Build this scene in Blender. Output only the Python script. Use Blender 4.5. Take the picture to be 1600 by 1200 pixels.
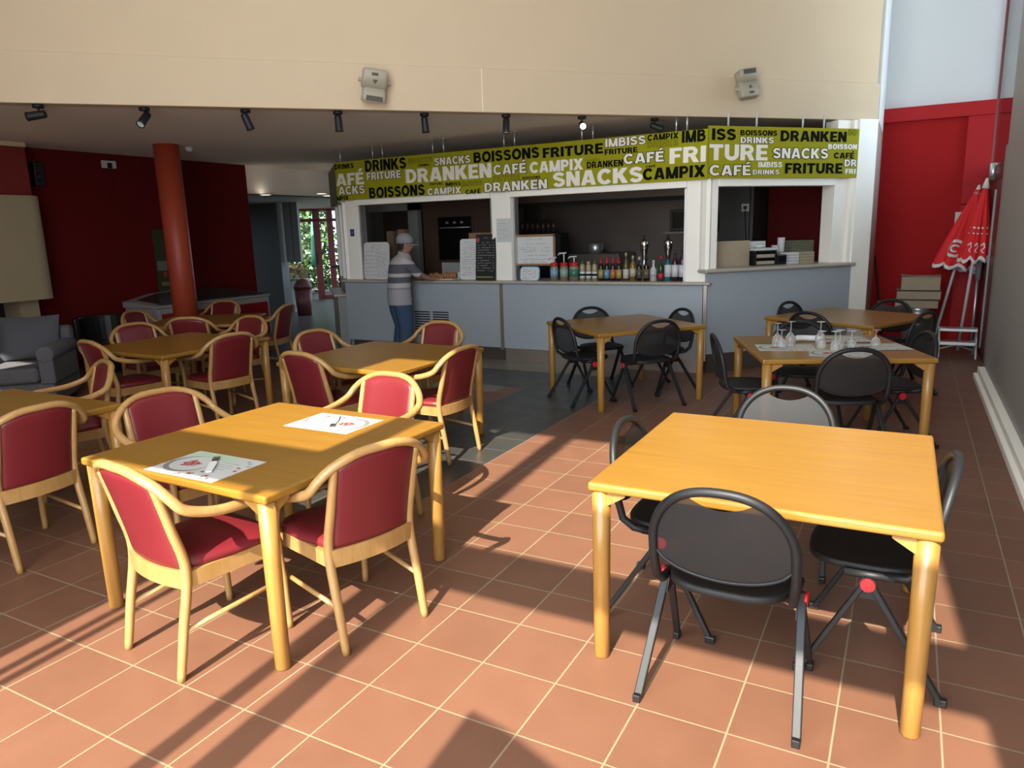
import bpy, bmesh, math, random
from mathutils import Vector, Matrix
PI = math.pi
random.seed(7)
for o in list(bpy.data.objects): bpy.data.objects.remove(o)
scene = bpy.context.scene
COL = scene.collection

# ------------------------------------------------------------------ camera
cam = bpy.data.cameras.new('camera'); cam_ob = bpy.data.objects.new('camera', cam); COL.objects.link(cam_ob)
cam.sensor_fit = 'HORIZONTAL'; cam.sensor_width = 36.0; cam.lens = 1139.0 / 1600.0 * 36.0
cam.clip_start = .05; cam.clip_end = 300
YAW, PITCH, ROLL = -0.49846, 0.206375, -0.0289926
fw = Vector((math.sin(YAW) * math.cos(PITCH), math.cos(YAW) * math.cos(PITCH), -math.sin(PITCH)))
r0 = Vector((math.cos(YAW), -math.sin(YAW), 0)); u0 = r0.cross(fw)
rt = r0 * math.cos(ROLL) + u0 * math.sin(ROLL); up = -r0 * math.sin(ROLL) + u0 * math.cos(ROLL)
m3 = Matrix((rt, up, -fw)).transposed()
cam_ob.matrix_world = Matrix.Translation((2.0124, -1.5894, 1.6747)) @ m3.to_4x4()
scene.camera = cam_ob

# ------------------------------------------------------------------ world, sun, exposure
world = bpy.data.worlds.new('sky'); scene.world = world; world.use_nodes = True
bg = world.node_tree.nodes['Background']
bg.inputs[0].default_value = (0.62, 0.80, 1.0, 1); bg.inputs[1].default_value = 3.2
sun = bpy.data.lights.new('sun', 'SUN'); sun.energy = 17.0; sun.angle = 0.0093; sun.color = (1.0, 0.92, 0.80)
sun_ob = bpy.data.objects.new('sun', sun); COL.objects.link(sun_ob)
SUN = Vector((-0.08, 1.0, -0.91)).normalized()
sun_ob.rotation_euler = SUN.to_track_quat('-Z', 'Y').to_euler()
scene.view_settings.view_transform = 'Standard'; scene.view_settings.look = 'None'
scene.view_settings.gamma = 1.0; scene.view_settings.use_curve_mapping = False
scene.view_settings.exposure = 0.48

# added fill lamps: one overhead without a roof window, one over the glazed front
for nm, loc, rot, sx, sy, pw, colr in (('overhead_fill', (.35, 3.4, 6.12), (0, 0, math.radians(45)), 6.0, 3.4, 15, (.98, .97, .92)), ('front_daylight_fill', (.81, -2.38, 2.7), (PI / 2, 0, 0), 3.6, 5.0, 250, (.92, .96, 1.0))):
    al = bpy.data.lights.new(nm, 'AREA'); al.shape = 'RECTANGLE'; al.size = sx; al.size_y = sy; al.energy = pw; al.color = colr
    ao = bpy.data.objects.new(nm, al); COL.objects.link(ao); ao.location = loc; ao.rotation_euler = rot

# ------------------------------------------------------------------ materials
ALBEDO = .72                               # overall reflectance scale against the raised exposure; listed materials stay brighter where light falls short
UNSCALED = {'blue_grey_laminate', 'white_paint', 'ceiling_paint', 'grey_laminate', 'white_lettering', 'grey_wall_panel', 'orange_red_paint', 'chrome', 'brushed_steel', 'aluminium'}
def new_mat(name):
    m = bpy.data.materials.new(name); m.use_nodes = True
    return m, m.node_tree.nodes, m.node_tree.links, m.node_tree.nodes['Principled BSDF']
def mat(name, col, rough=.5, metal=0, noise=0, nscale=20, spec=.5, coat=0, bump=0):
    m, N, L, P = new_mat(name)
    if name not in UNSCALED: col = tuple(c * ALBEDO for c in col)
    P.inputs['Base Color'].default_value = (*col, 1); P.inputs['Roughness'].default_value = rough
    P.inputs['Metallic'].default_value = metal; P.inputs['Specular IOR Level'].default_value = spec
    P.inputs['Coat Weight'].default_value = coat
    if noise or bump:
        tc = N.new('ShaderNodeTexCoord'); nz = N.new('ShaderNodeTexNoise'); nz.inputs['Scale'].default_value = nscale
        nz.inputs['Detail'].default_value = 4
        L.new(tc.outputs['Object'], nz.inputs['Vector'])
        if noise:
            mx = N.new('ShaderNodeMix'); mx.data_type = 'RGBA'
            mx.inputs['A'].default_value = (*[c * (1 - noise) for c in col], 1)
            mx.inputs['B'].default_value = (*[min(1, c * (1 + noise)) for c in col], 1)
            L.new(nz.outputs['Fac'], mx.inputs['Factor']); L.new(mx.outputs['Result'], P.inputs['Base Color'])
        if bump:
            b = N.new('ShaderNodeBump'); b.inputs['Strength'].default_value = bump; b.inputs['Distance'].default_value = .01
            L.new(nz.outputs['Fac'], b.inputs['Height']); L.new(b.outputs['Normal'], P.inputs['Normal'])
    return m
def wood(name, c1, c2, scale=(1.2, 14, 14), rough=.32, coat=.25):
    m, N, L, P = new_mat(name)
    tc = N.new('ShaderNodeTexCoord'); mp = N.new('ShaderNodeMapping'); mp.inputs['Scale'].default_value = scale
    nz = N.new('ShaderNodeTexNoise'); nz.inputs['Scale'].default_value = 2.2; nz.inputs['Detail'].default_value = 5
    nz.inputs['Distortion'].default_value = .6
    L.new(tc.outputs['Object'], mp.inputs['Vector']); L.new(mp.outputs['Vector'], nz.inputs['Vector'])
    rp = N.new('ShaderNodeValToRGB'); rp.color_ramp.elements[0].position = .3; rp.color_ramp.elements[1].position = .72
    rp.color_ramp.elements[0].color = (*[c * ALBEDO for c in c1], 1); rp.color_ramp.elements[1].color = (*[c * ALBEDO for c in c2], 1)
    L.new(nz.outputs['Fac'], rp.inputs['Fac']); L.new(rp.outputs['Color'], P.inputs['Base Color'])
    P.inputs['Roughness'].default_value = rough; P.inputs['Coat Weight'].default_value = coat; P.inputs['Coat Roughness'].default_value = .2
    return m
def glass(name, tint=(1, 1, 1), refl=.9, f0=1.45):
    m = bpy.data.materials.new(name); m.use_nodes = True; N = m.node_tree.nodes; L = m.node_tree.links; N.clear()
    o = N.new('ShaderNodeOutputMaterial'); t = N.new('ShaderNodeBsdfTransparent'); t.inputs[0].default_value = (*tint, 1)
    g = N.new('ShaderNodeBsdfGlossy'); g.inputs['Roughness'].default_value = .02; g.inputs[0].default_value = (refl, refl, refl, 1)
    f = N.new('ShaderNodeFresnel'); f.inputs[0].default_value = f0; x = N.new('ShaderNodeMixShader')
    L.new(f.outputs[0], x.inputs[0]); L.new(t.outputs[0], x.inputs[1]); L.new(g.outputs[0], x.inputs[2]); L.new(x.outputs[0], o.inputs[0])
    return m
def stemware(name):
    m = glass(name, (1, 1, 1), 1.0, 1.36); N = m.node_tree.nodes; L = m.node_tree.links
    o = next(n for n in N if n.type == 'OUTPUT_MATERIAL'); src = o.inputs[0].links[0].from_socket
    d = N.new('ShaderNodeBsdfDiffuse'); d.inputs[0].default_value = (.9, .9, .9, 1); x = N.new('ShaderNodeMixShader'); x.inputs[0].default_value = .13  # white diffuse mixed in for the brightness that refracted light would give
    L.new(src, x.inputs[1]); L.new(d.outputs[0], x.inputs[2]); L.new(x.outputs[0], o.inputs[0]); return m
def emit(name, col, s):
    m = bpy.data.materials.new(name); m.use_nodes = True; N = m.node_tree.nodes; L = m.node_tree.links; N.clear()
    o = N.new('ShaderNodeOutputMaterial'); e = N.new('ShaderNodeEmission'); e.inputs[0].default_value = (*col, 1); e.inputs[1].default_value = s
    L.new(e.outputs[0], o.inputs[0]); return m
def mesh_cloth(name, col, alpha):
    m, N, L, P = new_mat(name)
    P.inputs['Base Color'].default_value = (*col, 1); P.inputs['Roughness'].default_value = .55
    P.inputs['Alpha'].default_value = alpha
    return m

M = {}
M['table'] = wood('honey_table_wood', (.335, .155, .018), (.395, .195, .024), rough=.36)
M['leg'] = wood('honey_leg_wood', (.40, .19, .036), (.50, .255, .055), (14, 14, 1.2), rough=.4)
M['beech'] = wood('pale_beech', (.46, .245, .075), (.57, .325, .115), (9, 9, 3), rough=.38)
M['burgundy'] = mat('burgundy_leatherette', (.20, .016, .022), .40, noise=.08, nscale=6, spec=.5)
M['blackmetal'] = mat('black_metal', (.016, .016, .017), .48, spec=.35)
M['blackplastic'] = mat('black_plastic', (.012, .012, .013), .35)
M['blackmesh'] = mesh_cloth('black_mesh_cloth', (.012, .011, .011), .90)
M['seatblack'] = mat('black_seat_cloth', (.011, .010, .010), .6, bump=.2, nscale=300)
M['redplastic'] = mat('red_plastic', (.72, .012, .02), .35)
M['cream'] = mat('cream_plaster', (.80, .63, .43), .85, noise=.03, nscale=3)
M['white'] = mat('white_paint', (.90, .86, .77), .55, noise=.02, nscale=3)
M['whitewall'] = mat('white_wall_paint', (.82, .83, .82), .8, noise=.02, nscale=2)
M['ceilwhite'] = mat('ceiling_paint', (.86, .76, .66), .85, noise=.03, nscale=2)
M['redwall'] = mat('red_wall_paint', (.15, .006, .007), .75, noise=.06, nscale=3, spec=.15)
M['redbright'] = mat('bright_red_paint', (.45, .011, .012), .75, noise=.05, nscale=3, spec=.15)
M['redtrim'] = mat('red_trim_paint', (.50, .012, .016), .6, spec=.2)
M['redcol'] = mat('orange_red_paint', (.34, .045, .018), .5, noise=.04, nscale=4)
M['greywall'] = mat('grey_wall_panel', (.33, .31, .285), .55, noise=.03, nscale=2)
M['bargrey'] = mat('blue_grey_laminate', (.33, .365, .39), .4, noise=.02, nscale=2)
M['barside'] = mat('grey_laminate', (.24, .24, .23), .45)
M['worktop'] = mat('cream_worktop', (.56, .50, .42), .35)
M['steel'] = mat('brushed_steel', (.52, .45, .40), .33, .85, noise=.12, nscale=4)
M['chrome'] = mat('chrome', (.8, .8, .8), .1, 1)
M['alu'] = mat('aluminium', (.62, .62, .61), .35, .8)
M['plinth'] = mat('brown_plinth', (.10, .075, .06), .4)
M['darkgrey'] = mat('dark_grey_wall', (.10, .098, .09), .7)
M['kitchen'] = mat('kitchen_wall', (.10, .085, .075), .45, noise=.2, nscale=2)
M['kitchensteel'] = mat('kitchen_steel_wall', (.24, .19, .165), .42, .5, noise=.25, nscale=1.5)
M['black'] = mat('soot_black', (.008, .007, .007), .7)
M['ovenblack'] = mat('oven_black', (.006, .006, .007), .15)
M['plaster'] = mat('hood_plaster', (.44, .36, .23), .9, noise=.05, nscale=4)
M['greysofa'] = mat('grey_upholstery', (.15, .145, .16), .9, noise=.1, nscale=60, bump=.15)
M['greycushion'] = mat('grey_cushion', (.11, .115, .135), .9, noise=.08, nscale=60)
M['green'] = mat('lime_green_sign', (.42, .40, .012), .8, spec=.15)
M['ink'] = mat('black_lettering', (.010, .010, .008), .9, spec=.08)
M['signwhite'] = mat('white_lettering', (.80, .74, .66), .5)
M['paper'] = mat('white_paper', (.82, .82, .80), .7)
M['papergreen'] = mat('pale_green_print', (.50, .66, .46), .7)
M['redprint'] = mat('red_print', (.45, .05, .04), .7)
M['greyprint'] = mat('grey_print', (.25, .22, .21), .7)
M['redink'] = mat('red_marker', (.55, .06, .07), .7)
M['blueink'] = mat('dark_marker', (.10, .10, .16), .7)
M['chalkboard'] = mat('chalkboard_black', (.018, .018, .017), .7)
M['chalk'] = mat('chalk', (.6, .6, .56), .9)
M['card'] = mat('cardboard', (.46, .37, .25), .85, noise=.08, nscale=10)
M['beige'] = mat('aged_beige_plastic', (.50, .45, .34), .45)
M['slot'] = mat('dark_slot', (.10, .085, .06), .6)
M['glass'] = stemware('drinking_glass')
M['pane'] = glass('window_pane', (.97, .98, .97), .9, 1.45)
M['lampon'] = emit('lit_lamp', (1.0, .75, .5), 6)
M['lampoff'] = mat('lamp_face', (.75, .75, .72), .4)
M['downlight'] = emit('lit_downlight', (1.0, .93, .75), 2.2)
M['fabricred'] = mat('red_parasol_cloth', (.92, .016, .018), .75, noise=.06, nscale=12)
M['fabricwhite'] = mat('white_parasol_cloth', (.98, .92, .88), .8)
M['whitepole'] = mat('white_pole', (.75, .74, .72), .3)
M['freezerwhite'] = mat('freezer_white', (.42, .41, .40), .35)
M['freezerred'] = mat('freezer_red', (.30, .008, .014), .3)
M['freezerglass'] = mat('freezer_glass', (.05, .055, .055), .08)
M['skin'] = mat('skin', (.42, .22, .15), .5)
M['hair'] = mat('dark_hair', (.02, .014, .012), .7)
M['jeans'] = mat('blue_jeans', (.045, .085, .15), .85, noise=.15, nscale=40)
M['cap'] = mat('grey_cap_cloth', (.36, .34, .37), .85)
M['shoe'] = mat('dark_shoe', (.05, .045, .045), .6)
M['redframe'] = mat('red_door_frame', (.16, .012, .016), .4)
M['leaf'] = mat('leaf_green', (.06, .13, .02), .6, noise=.5, nscale=6)
M['leaf2'] = mat('dry_leaf', (.42, .30, .13), .7, noise=.3, nscale=6)
M['parasolgreen'] = mat('green_cloth', (.10, .42, .25), .8)
M['orange'] = mat('orange_plastic', (.85, .30, .03), .5)
M['terrace'] = mat('terrace_concrete', (.55, .50, .42), .9, noise=.08, nscale=2)
M['bin'] = mat('bin_maroon', (.10, .02, .02), .5)
M['bluesign'] = mat('blue_sticker', (.02, .05, .16), .4)
M['frame'] = mat('board_wood', (.36, .20, .09), .5)
M['blueframe'] = mat('light_blue_border', (.15, .45, .68), .5)
M['foam'] = mat('white_foam', (.72, .71, .70), .7)
M['egg'] = mat('green_grey_pulp', (.20, .20, .13), .9)
M['food'] = mat('golden_pastry', (.48, .20, .06), .6, noise=.3, nscale=20)
M['pink'] = mat('pink_plastic', (.7, .3, .4), .5)

def stripes_mat():
    m, N, L, P = new_mat('striped_cotton')
    tc = N.new('ShaderNodeTexCoord'); sp = N.new('ShaderNodeSeparateXYZ'); L.new(tc.outputs['Object'], sp.inputs[0])
    rp = N.new('ShaderNodeValToRGB'); rp.color_ramp.interpolation = 'CONSTANT'
    mr = N.new('ShaderNodeMapRange'); mr.inputs['From Min'].default_value = .75; mr.inputs['From Max'].default_value = 1.45
    L.new(sp.outputs['Z'], mr.inputs['Value']); L.new(mr.outputs['Result'], rp.inputs['Fac'])
    W = (.42, .38, .37, 1); D = (.085, .085, .10, 1); G = (.30, .29, .31, 1)
    st = [(0, G), (.30, (.22, .21, .22, 1)), (.335, W), (.42, D), (.535, W), (.60, D), (.77, W)]
    els = rp.color_ramp.elements
    els[0].position = 0; els[0].color = st[0][1]; els[1].position = st[1][0]; els[1].color = st[1][1]
    for p, c in st[2:]:
        e = els.new(p); e.color = c
    L.new(rp.outputs['Color'], P.inputs['Base Color']); P.inputs['Roughness'].default_value = .9
    return m
M['striped'] = stripes_mat()

S = .317                                    # one floor tile
def floor_mat():
    m, N, L, P = new_mat('tiled_floor')
    tc = N.new('ShaderNodeTexCoord'); sp = N.new('ShaderNodeSeparateXYZ'); L.new(tc.outputs['Object'], sp.inputs[0])
    def math_(op, a, b=None, c=None):
        n = N.new('ShaderNodeMath'); n.operation = op
        for i, v in enumerate((a, b, c)):
            if v is None: continue
            if isinstance(v, (int, float)): n.inputs[i].default_value = v
            else: L.new(v, n.inputs[i])
        return n.outputs[0]
    X, Y = sp.outputs['X'], sp.outputs['Y']
    u = math_('DIVIDE', X, S); v = math_('DIVIDE', Y, S)
    def line(t, w):
        f = math_('FRACT', t); d = math_('ABSOLUTE', math_('SUBTRACT', f, .5)); return math_('GREATER_THAN', d, .5 - w)
    joint = math_('MAXIMUM', line(u, .0105), line(v, .0105))
    cid = N.new('ShaderNodeCombineXYZ'); L.new(math_('FLOOR', u), cid.inputs[0]); L.new(math_('FLOOR', v), cid.inputs[1])
    wn = N.new('ShaderNodeTexWhiteNoise'); wn.noise_dimensions = '3D'; L.new(cid.outputs[0], wn.inputs['Vector'])
    nz = N.new('ShaderNodeTexNoise'); nz.inputs['Scale'].default_value = 5; nz.inputs['Detail'].default_value = 6
    L.new(tc.outputs['Object'], nz.inputs['Vector'])
    n2 = N.new('ShaderNodeTexNoise'); n2.inputs['Scale'].default_value = 60; n2.inputs['Detail'].default_value = 3
    L.new(tc.outputs['Object'], n2.inputs['Vector'])
    var = math_('MULTIPLY_ADD', wn.outputs['Value'], .16, math_('MULTIPLY_ADD', nz.outputs['Fac'], .22, math_('MULTIPLY_ADD', n2.outputs['Fac'], .10, .76)))
    def both(*c):
        r = c[0]
        for k in c[1:]: r = math_('MULTIPLY', r, k)
        return r
    gt = lambda a, b: math_('GREATER_THAN', a, b)
    lt = lambda a, b: math_('LESS_THAN', a, b)
    strip = both(gt(X, -5 * S), lt(X, -2 * S), gt(Y, 1.5))
    band = both(gt(Y, 5.30), lt(X, -2 * S))
    slate = math_('MAXIMUM', strip, band)
    beige = math_('MAXIMUM', both(gt(Y, 6.18), lt(Y, 6.9), gt(X, -5.6), lt(X, -.9)), both(gt(Y, 5.0), lt(Y, 5.3), lt(X, -5.7 * S), gt(X, -4.0)))
    def mixc(f, a, b):
        n = N.new('ShaderNodeMix'); n.data_type = 'RGBA'
        L.new(f, n.inputs['Factor'])
        for k, s in (('A', a), ('B', b)):
            if isinstance(s, tuple): n.inputs[k].default_value = (*s, 1)
            else: L.new(s, n.inputs[k])
        return n.outputs['Result']
    c = mixc(slate, (.167, .074, .0425), (.040, .038, .034))
    c = mixc(beige, c, (.19, .175, .14))
    vm = N.new('ShaderNodeVectorMath'); vm.operation = 'SCALE'; L.new(c, vm.inputs[0]); L.new(var, vm.inputs['Scale'])
    jcol = mixc(slate, (.25, .20, .12), (.12, .115, .105))
    fin = mixc(joint, vm.outputs[0], jcol)
    L.new(fin, P.inputs['Base Color'])
    L.new(math_('MULTIPLY_ADD', nz.outputs['Fac'], .22, math_('MULTIPLY_ADD', slate, -.12, .38)), P.inputs['Roughness'])
    bp = N.new('ShaderNodeBump'); bp.inputs['Strength'].default_value = .35; bp.inputs['Distance'].default_value = .004
    L.new(math_('MULTIPLY_ADD', n2.outputs['Fac'], .15, math_('MULTIPLY', joint, -1.0)), bp.inputs['Height']); L.new(bp.outputs['Normal'], P.inputs['Normal'])
    return m
M['floor'] = floor_mat()

# ------------------------------------------------------------------ mesh builder
class MB:
    def __init__(self): self.v = []; self.f = []; self.smooth = []
    def add(self, vs, fs, sm=False):
        b = len(self.v); self.v += [tuple(p) for p in vs]
        self.f += [tuple(b + i for i in f) for f in fs]; self.smooth += [sm] * len(fs); return self
    def box(self, x0, x1, y0, y1, z0, z1, rot=0, piv=None, mtx=None):
        vs = [Vector((x, y, z)) for z in (z0, z1) for y in (y0, y1) for x in (x0, x1)]
        if rot:
            p = Vector(piv or ((x0 + x1) / 2, (y0 + y1) / 2, 0)); R = Matrix.Rotation(rot, 4, 'Z')
            vs = [R @ (q - p) + p for q in vs]
        if mtx: vs = [mtx @ q for q in vs]
        return self.add(vs, [(0, 2, 3, 1), (4, 5, 7, 6), (0, 1, 5, 4), (2, 6, 7, 3), (0, 4, 6, 2), (1, 3, 7, 5)])
    def bar(self, a, b, w, h, upv=(0, 0, 1)):
        a, b = Vector(a), Vector(b); d = (b - a).normalized(); s = d.cross(Vector(upv))
        if s.length < 1e-4: s = d.cross(Vector((1, 0, 0)))
        s.normalize(); t = s.cross(d).normalized()
        vs = [p + s * sx * w / 2 + t * sy * h / 2 for p in (a, b) for sy in (-1, 1) for sx in (-1, 1)]
        return self.add(vs, [(0, 2, 3, 1), (4, 5, 7, 6), (0, 1, 5, 4), (2, 6, 7, 3), (0, 4, 6, 2), (1, 3, 7, 5)])
    def tube(self, pts, r, seg=10, closed=False, flat=1.0, caps=True, up=(0, 0, 1)):
        pts = [Vector(p) for p in pts]; n = len(pts); rs = r if isinstance(r, (list, tuple)) else [r] * n
        vs = []; prev = None
        for i in range(n):
            if closed: t = pts[(i + 1) % n] - pts[i - 1]
            else: t = pts[min(i + 1, n - 1)] - pts[max(i - 1, 0)]
            t.normalize()
            if prev is None:
                s = t.cross(Vector(up))
                if s.length < 1e-3: s = t.cross(Vector((1, 0, 0)))
            else: s = prev - t * prev.dot(t)
            s.normalize(); prev = s.copy(); q = t.cross(s)
            for k in range(seg):
                a = 2 * PI * k / seg; vs.append(pts[i] + s * math.cos(a) * rs[i] + q * math.sin(a) * rs[i] * flat)
        fs = []
        for i in range(n if closed else n - 1):
            for k in range(seg):
                a = i * seg; b = ((i + 1) % n) * seg
                fs.append((a + k, b + k, b + (k + 1) % seg, a + (k + 1) % seg))
        self.add(vs, fs, True)
        if caps and not closed:
            b0 = len(self.v) - n * seg
            self.f += [tuple(b0 + k for k in range(seg)), tuple(b0 + (n - 1) * seg + k for k in reversed(range(seg)))]; self.smooth += [False, False]
        return self
    def lathe(self, prof, cx=0, cy=0, cz=0, seg=20, cap=True, mtx=None):
        vs = []; n = len(prof)
        for r, z in prof:
            for k in range(seg):
                a = 2 * PI * k / seg; p = Vector((r * math.cos(a), r * math.sin(a), z))
                if mtx: p = mtx @ p
                vs.append(p + Vector((cx, cy, cz)))
        fs = [(i * seg + k, i * seg + (k + 1) % seg, (i + 1) * seg + (k + 1) % seg, (i + 1) * seg + k) for i in range(n - 1) for k in range(seg)]
        self.add(vs, fs, True)
        if cap:
            b0 = len(self.v) - n * seg
            if prof[0][0] > 1e-4: self.f.append(tuple(b0 + k for k in reversed(range(seg)))); self.smooth.append(False)
            if prof[-1][0] > 1e-4: self.f.append(tuple(b0 + (n - 1) * seg + k for k in range(seg))); self.smooth.append(False)
        return self
    def prism(self, poly, z0, z1, mtx=None):
        n = len(poly); vs = [Vector((x, y, z)) for z in (z0, z1) for x, y in poly]
        if mtx: vs = [mtx @ q for q in vs]
        return self.add(vs, [tuple(reversed(range(n))), tuple(range(n, 2 * n))] + [(i, (i + 1) % n, n + (i + 1) % n, n + i) for i in range(n)])
    def loft(self, rings, caps=True, sm=True):
        n = len(rings[0]); vs = [p for r in rings for p in r]
        fs = [(i * n + k, i * n + (k + 1) % n, (i + 1) * n + (k + 1) % n, (i + 1) * n + k) for i in range(len(rings) - 1) for k in range(n)]
        self.add(vs, fs, sm)
        if caps:
            b0 = len(self.v) - n * len(rings)
            self.f += [tuple(b0 + k for k in reversed(range(n))), tuple(b0 + (len(rings) - 1) * n + k for k in range(n))]; self.smooth += [False, False]
        return self
    def grid(self, fn, nu, nv, sm=True, flip=False):
        vs = [fn(i / nu, j / nv) for j in range(nv + 1) for i in range(nu + 1)]
        fs = []
        for j in range(nv):
            for i in range(nu):
                a = j * (nu + 1) + i; q = (a, a + 1, a + nu + 2, a + nu + 1)
                fs.append(tuple(reversed(q)) if flip else q)
        return self.add(vs, fs, sm)
    def build(self, name, m, parent=None, bevel=0, bseg=2, subsurf=0, loc=None):
        me = bpy.data.meshes.new(name); me.from_pydata(self.v, [], self.f); me.update()
        me.polygons.foreach_set('use_smooth', self.smooth)
        bm = bmesh.new(); bm.from_mesh(me); bmesh.ops.recalc_face_normals(bm, faces=bm.faces); bm.to_mesh(me); bm.free()
        me.materials.append(M[m] if isinstance(m, str) else m)
        o = bpy.data.objects.new(name, me); COL.objects.link(o)
        if parent: o.parent = parent
        if loc: o.location = loc
        if bevel:
            b = o.modifiers.new('bevel', 'BEVEL'); b.width = bevel; b.segments = bseg; b.limit_method = 'ANGLE'; b.angle_limit = .6
        if subsurf:
            s = o.modifiers.new('sub', 'SUBSURF'); s.levels = subsurf; s.render_levels = subsurf
        return o

def tag(o, label, cat, group=None):
    o['label'] = label; o['category'] = cat
    if group: o['group'] = group
    return o
def thing(name, label, cat, loc=(0, 0, 0), rz=0, group=None):
    o = bpy.data.objects.new(name, None); COL.objects.link(o); o.empty_display_size = .1
    o.location = loc; o.rotation_euler = (0, 0, rz); return tag(o, label, cat, group)
def struct(o):
    o['kind'] = 'structure'; return o
KIDS = {}
def dup(root, loc, rz, label, group=None):
    def cp(o, par):
        c = o.copy(); COL.objects.link(c)
        if par is not None: c.parent = par
        for ch in list(o.children): cp(ch, c)
        return c
    r = cp(root, None); r.location = loc; r.rotation_euler = (0, 0, rz); r['label'] = label
    if group: r['group'] = group
    return r
def bez(pts, n=8):
    """Catmull-Rom through the points"""
    pts = [Vector(p) for p in pts]; out = []
    for i in range(len(pts) - 1):
        p0 = pts[max(i - 1, 0)]; p1 = pts[i]; p2 = pts[i + 1]; p3 = pts[min(i + 2, len(pts) - 1)]
        for k in range(n):
            t = k / n
            out.append(.5 * (2 * p1 + (p2 - p0) * t + (2 * p0 - 5 * p1 + 4 * p2 - p3) * t * t + (3 * p1 - p0 - 3 * p2 + p3) * t ** 3))
    out.append(pts[-1]); return out
def ell(cx, cy, z, a, b, n=20, pw=2.0, rot=0):
    out = []
    for k in range(n):
        t = 2 * PI * k / n; c, s = math.cos(t), math.sin(t)
        x = a * math.copysign(abs(c) ** (2 / pw), c); y = b * math.copysign(abs(s) ** (2 / pw), s)
        out.append(Vector((cx + x * math.cos(rot) - y * math.sin(rot), cy + x * math.sin(rot) + y * math.cos(rot), z)))
    return out

# ------------------------------------------------------------------ the setting
ZC = 2.88                                    # low ceiling
BX0, BY0, BX1, BY1 = -4.776, 2.081, 1.56, 8.592   # front line of the white bulkhead
bd = Vector((BX1 - BX0, BY1 - BY0, 0)).normalized(); bn = Vector((-bd.y, bd.x, 0))      # bn points away from the camera
def bpt(s, off=0, z=0):                      # point along the bulkhead: s metres from its right-hand end, off behind its face
    p = Vector((BX1, BY1, 0)) - bd * s + bn * off; return (p.x, p.y, z)
def slab(mb, s0, s1, o0, o1, z0, z1):
    vs = [bpt(s, o, z) for z in (z0, z1) for o in (o0, o1) for s in (s0, s1)]
    return mb.add(vs, [(0, 2, 3, 1), (4, 5, 7, 6), (0, 1, 5, 4), (2, 6, 7, 3), (0, 4, 6, 2), (1, 3, 7, 5)])

fl = MB().box(-16, 4, -2.5, 16, -.1, 0); struct(fl.build('floor', 'floor'))
te = MB().box(-40, 20, -30, -2.5, -.14, -.04).box(-60, -16, -2.5, 60, -.14, -.04).box(-16, 20, 16, 60, -.14, -.04).box(4, 20, -2.5, 16, -.14, -.04)
struct(te.build('ground', 'terrace'))
# bulkhead: projecting lower band and the tall wall above it
mb = MB(); slab(mb, 0, 14.5, 0, .16, 2.85, 3.265); struct(mb.build('wall_bulkhead_lower', 'cream', bevel=.006))
mb = MB(); slab(mb, .02, 14.5, .025, .16, 3.265, 6.2); struct(mb.build('wall_bulkhead_upper', 'cream'))
mb = MB().box(1.40, 1.56, 8.70, 10.3, 2.85, 6.2); struct(mb.build('wall_return', 'whitewall'))
# vertical seams in the lower band
mb = MB()
for s in (4.9, 9.6): slab(mb, s, s + .006, -.002, .002, 2.86, 3.26)
struct(mb.build('trim_1', 'ceilwhite'))
# ceilings
lowc = MB().prism([bpt(-.02, .12)[:2], bpt(14.5, .12)[:2], (-8.05, 7.45), (-8.05, 10.4), (1.42, 10.3), (1.42, 8.7)], ZC, ZC + .1)
struct(lowc.build('ceiling', 'ceilwhite'))
struct(MB().box(-9.2, 3.0, -2.5, 10.4, 6.2, 6.35).build('ceiling.001', 'whitewall'))
# back wall, with the red corner on the right and the white wall above
struct(MB().box(-7.6, 1.44, 10.2, 10.35, 0, ZC).build('wall_kitchen', 'kitchen'))
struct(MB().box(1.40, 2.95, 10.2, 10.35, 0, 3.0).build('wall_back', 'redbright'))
struct(MB().box(1.40, 2.95, 10.2, 10.35, 3.0, 6.2).build('wall_back_upper', 'whitewall'))
struct(MB().box(1.42, 2.86, 10.13, 10.22, 2.985, 3.165).build('trim_2', 'redtrim', bevel=.004))
struct(MB().box(2.56, 2.86, 10.15, 10.22, 1.86, 2.985).box(2.56, 2.86, 10.15, 10.22, .0, 1.85).build('trim_3', 'redtrim', bevel=.004))
struct(MB().box(1.44, 1.56, 8.62, 10.2, 0, 2.86).build('wall_partition', 'worktop'))
# left: red wall, chimney
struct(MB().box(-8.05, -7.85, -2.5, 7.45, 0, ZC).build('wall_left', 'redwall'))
struct(MB().box(-8.05, -7.85, 7.45, 10.4, 2.42, ZC).build('wall_soffit', 'ceilwhite'))
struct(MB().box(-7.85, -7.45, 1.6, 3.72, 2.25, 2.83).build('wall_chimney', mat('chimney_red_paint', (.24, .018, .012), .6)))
struct(MB().box(-7.85, -7.44, 1.6, 3.73, 2.83, 2.88).build('trim_20', 'cream'))
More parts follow.
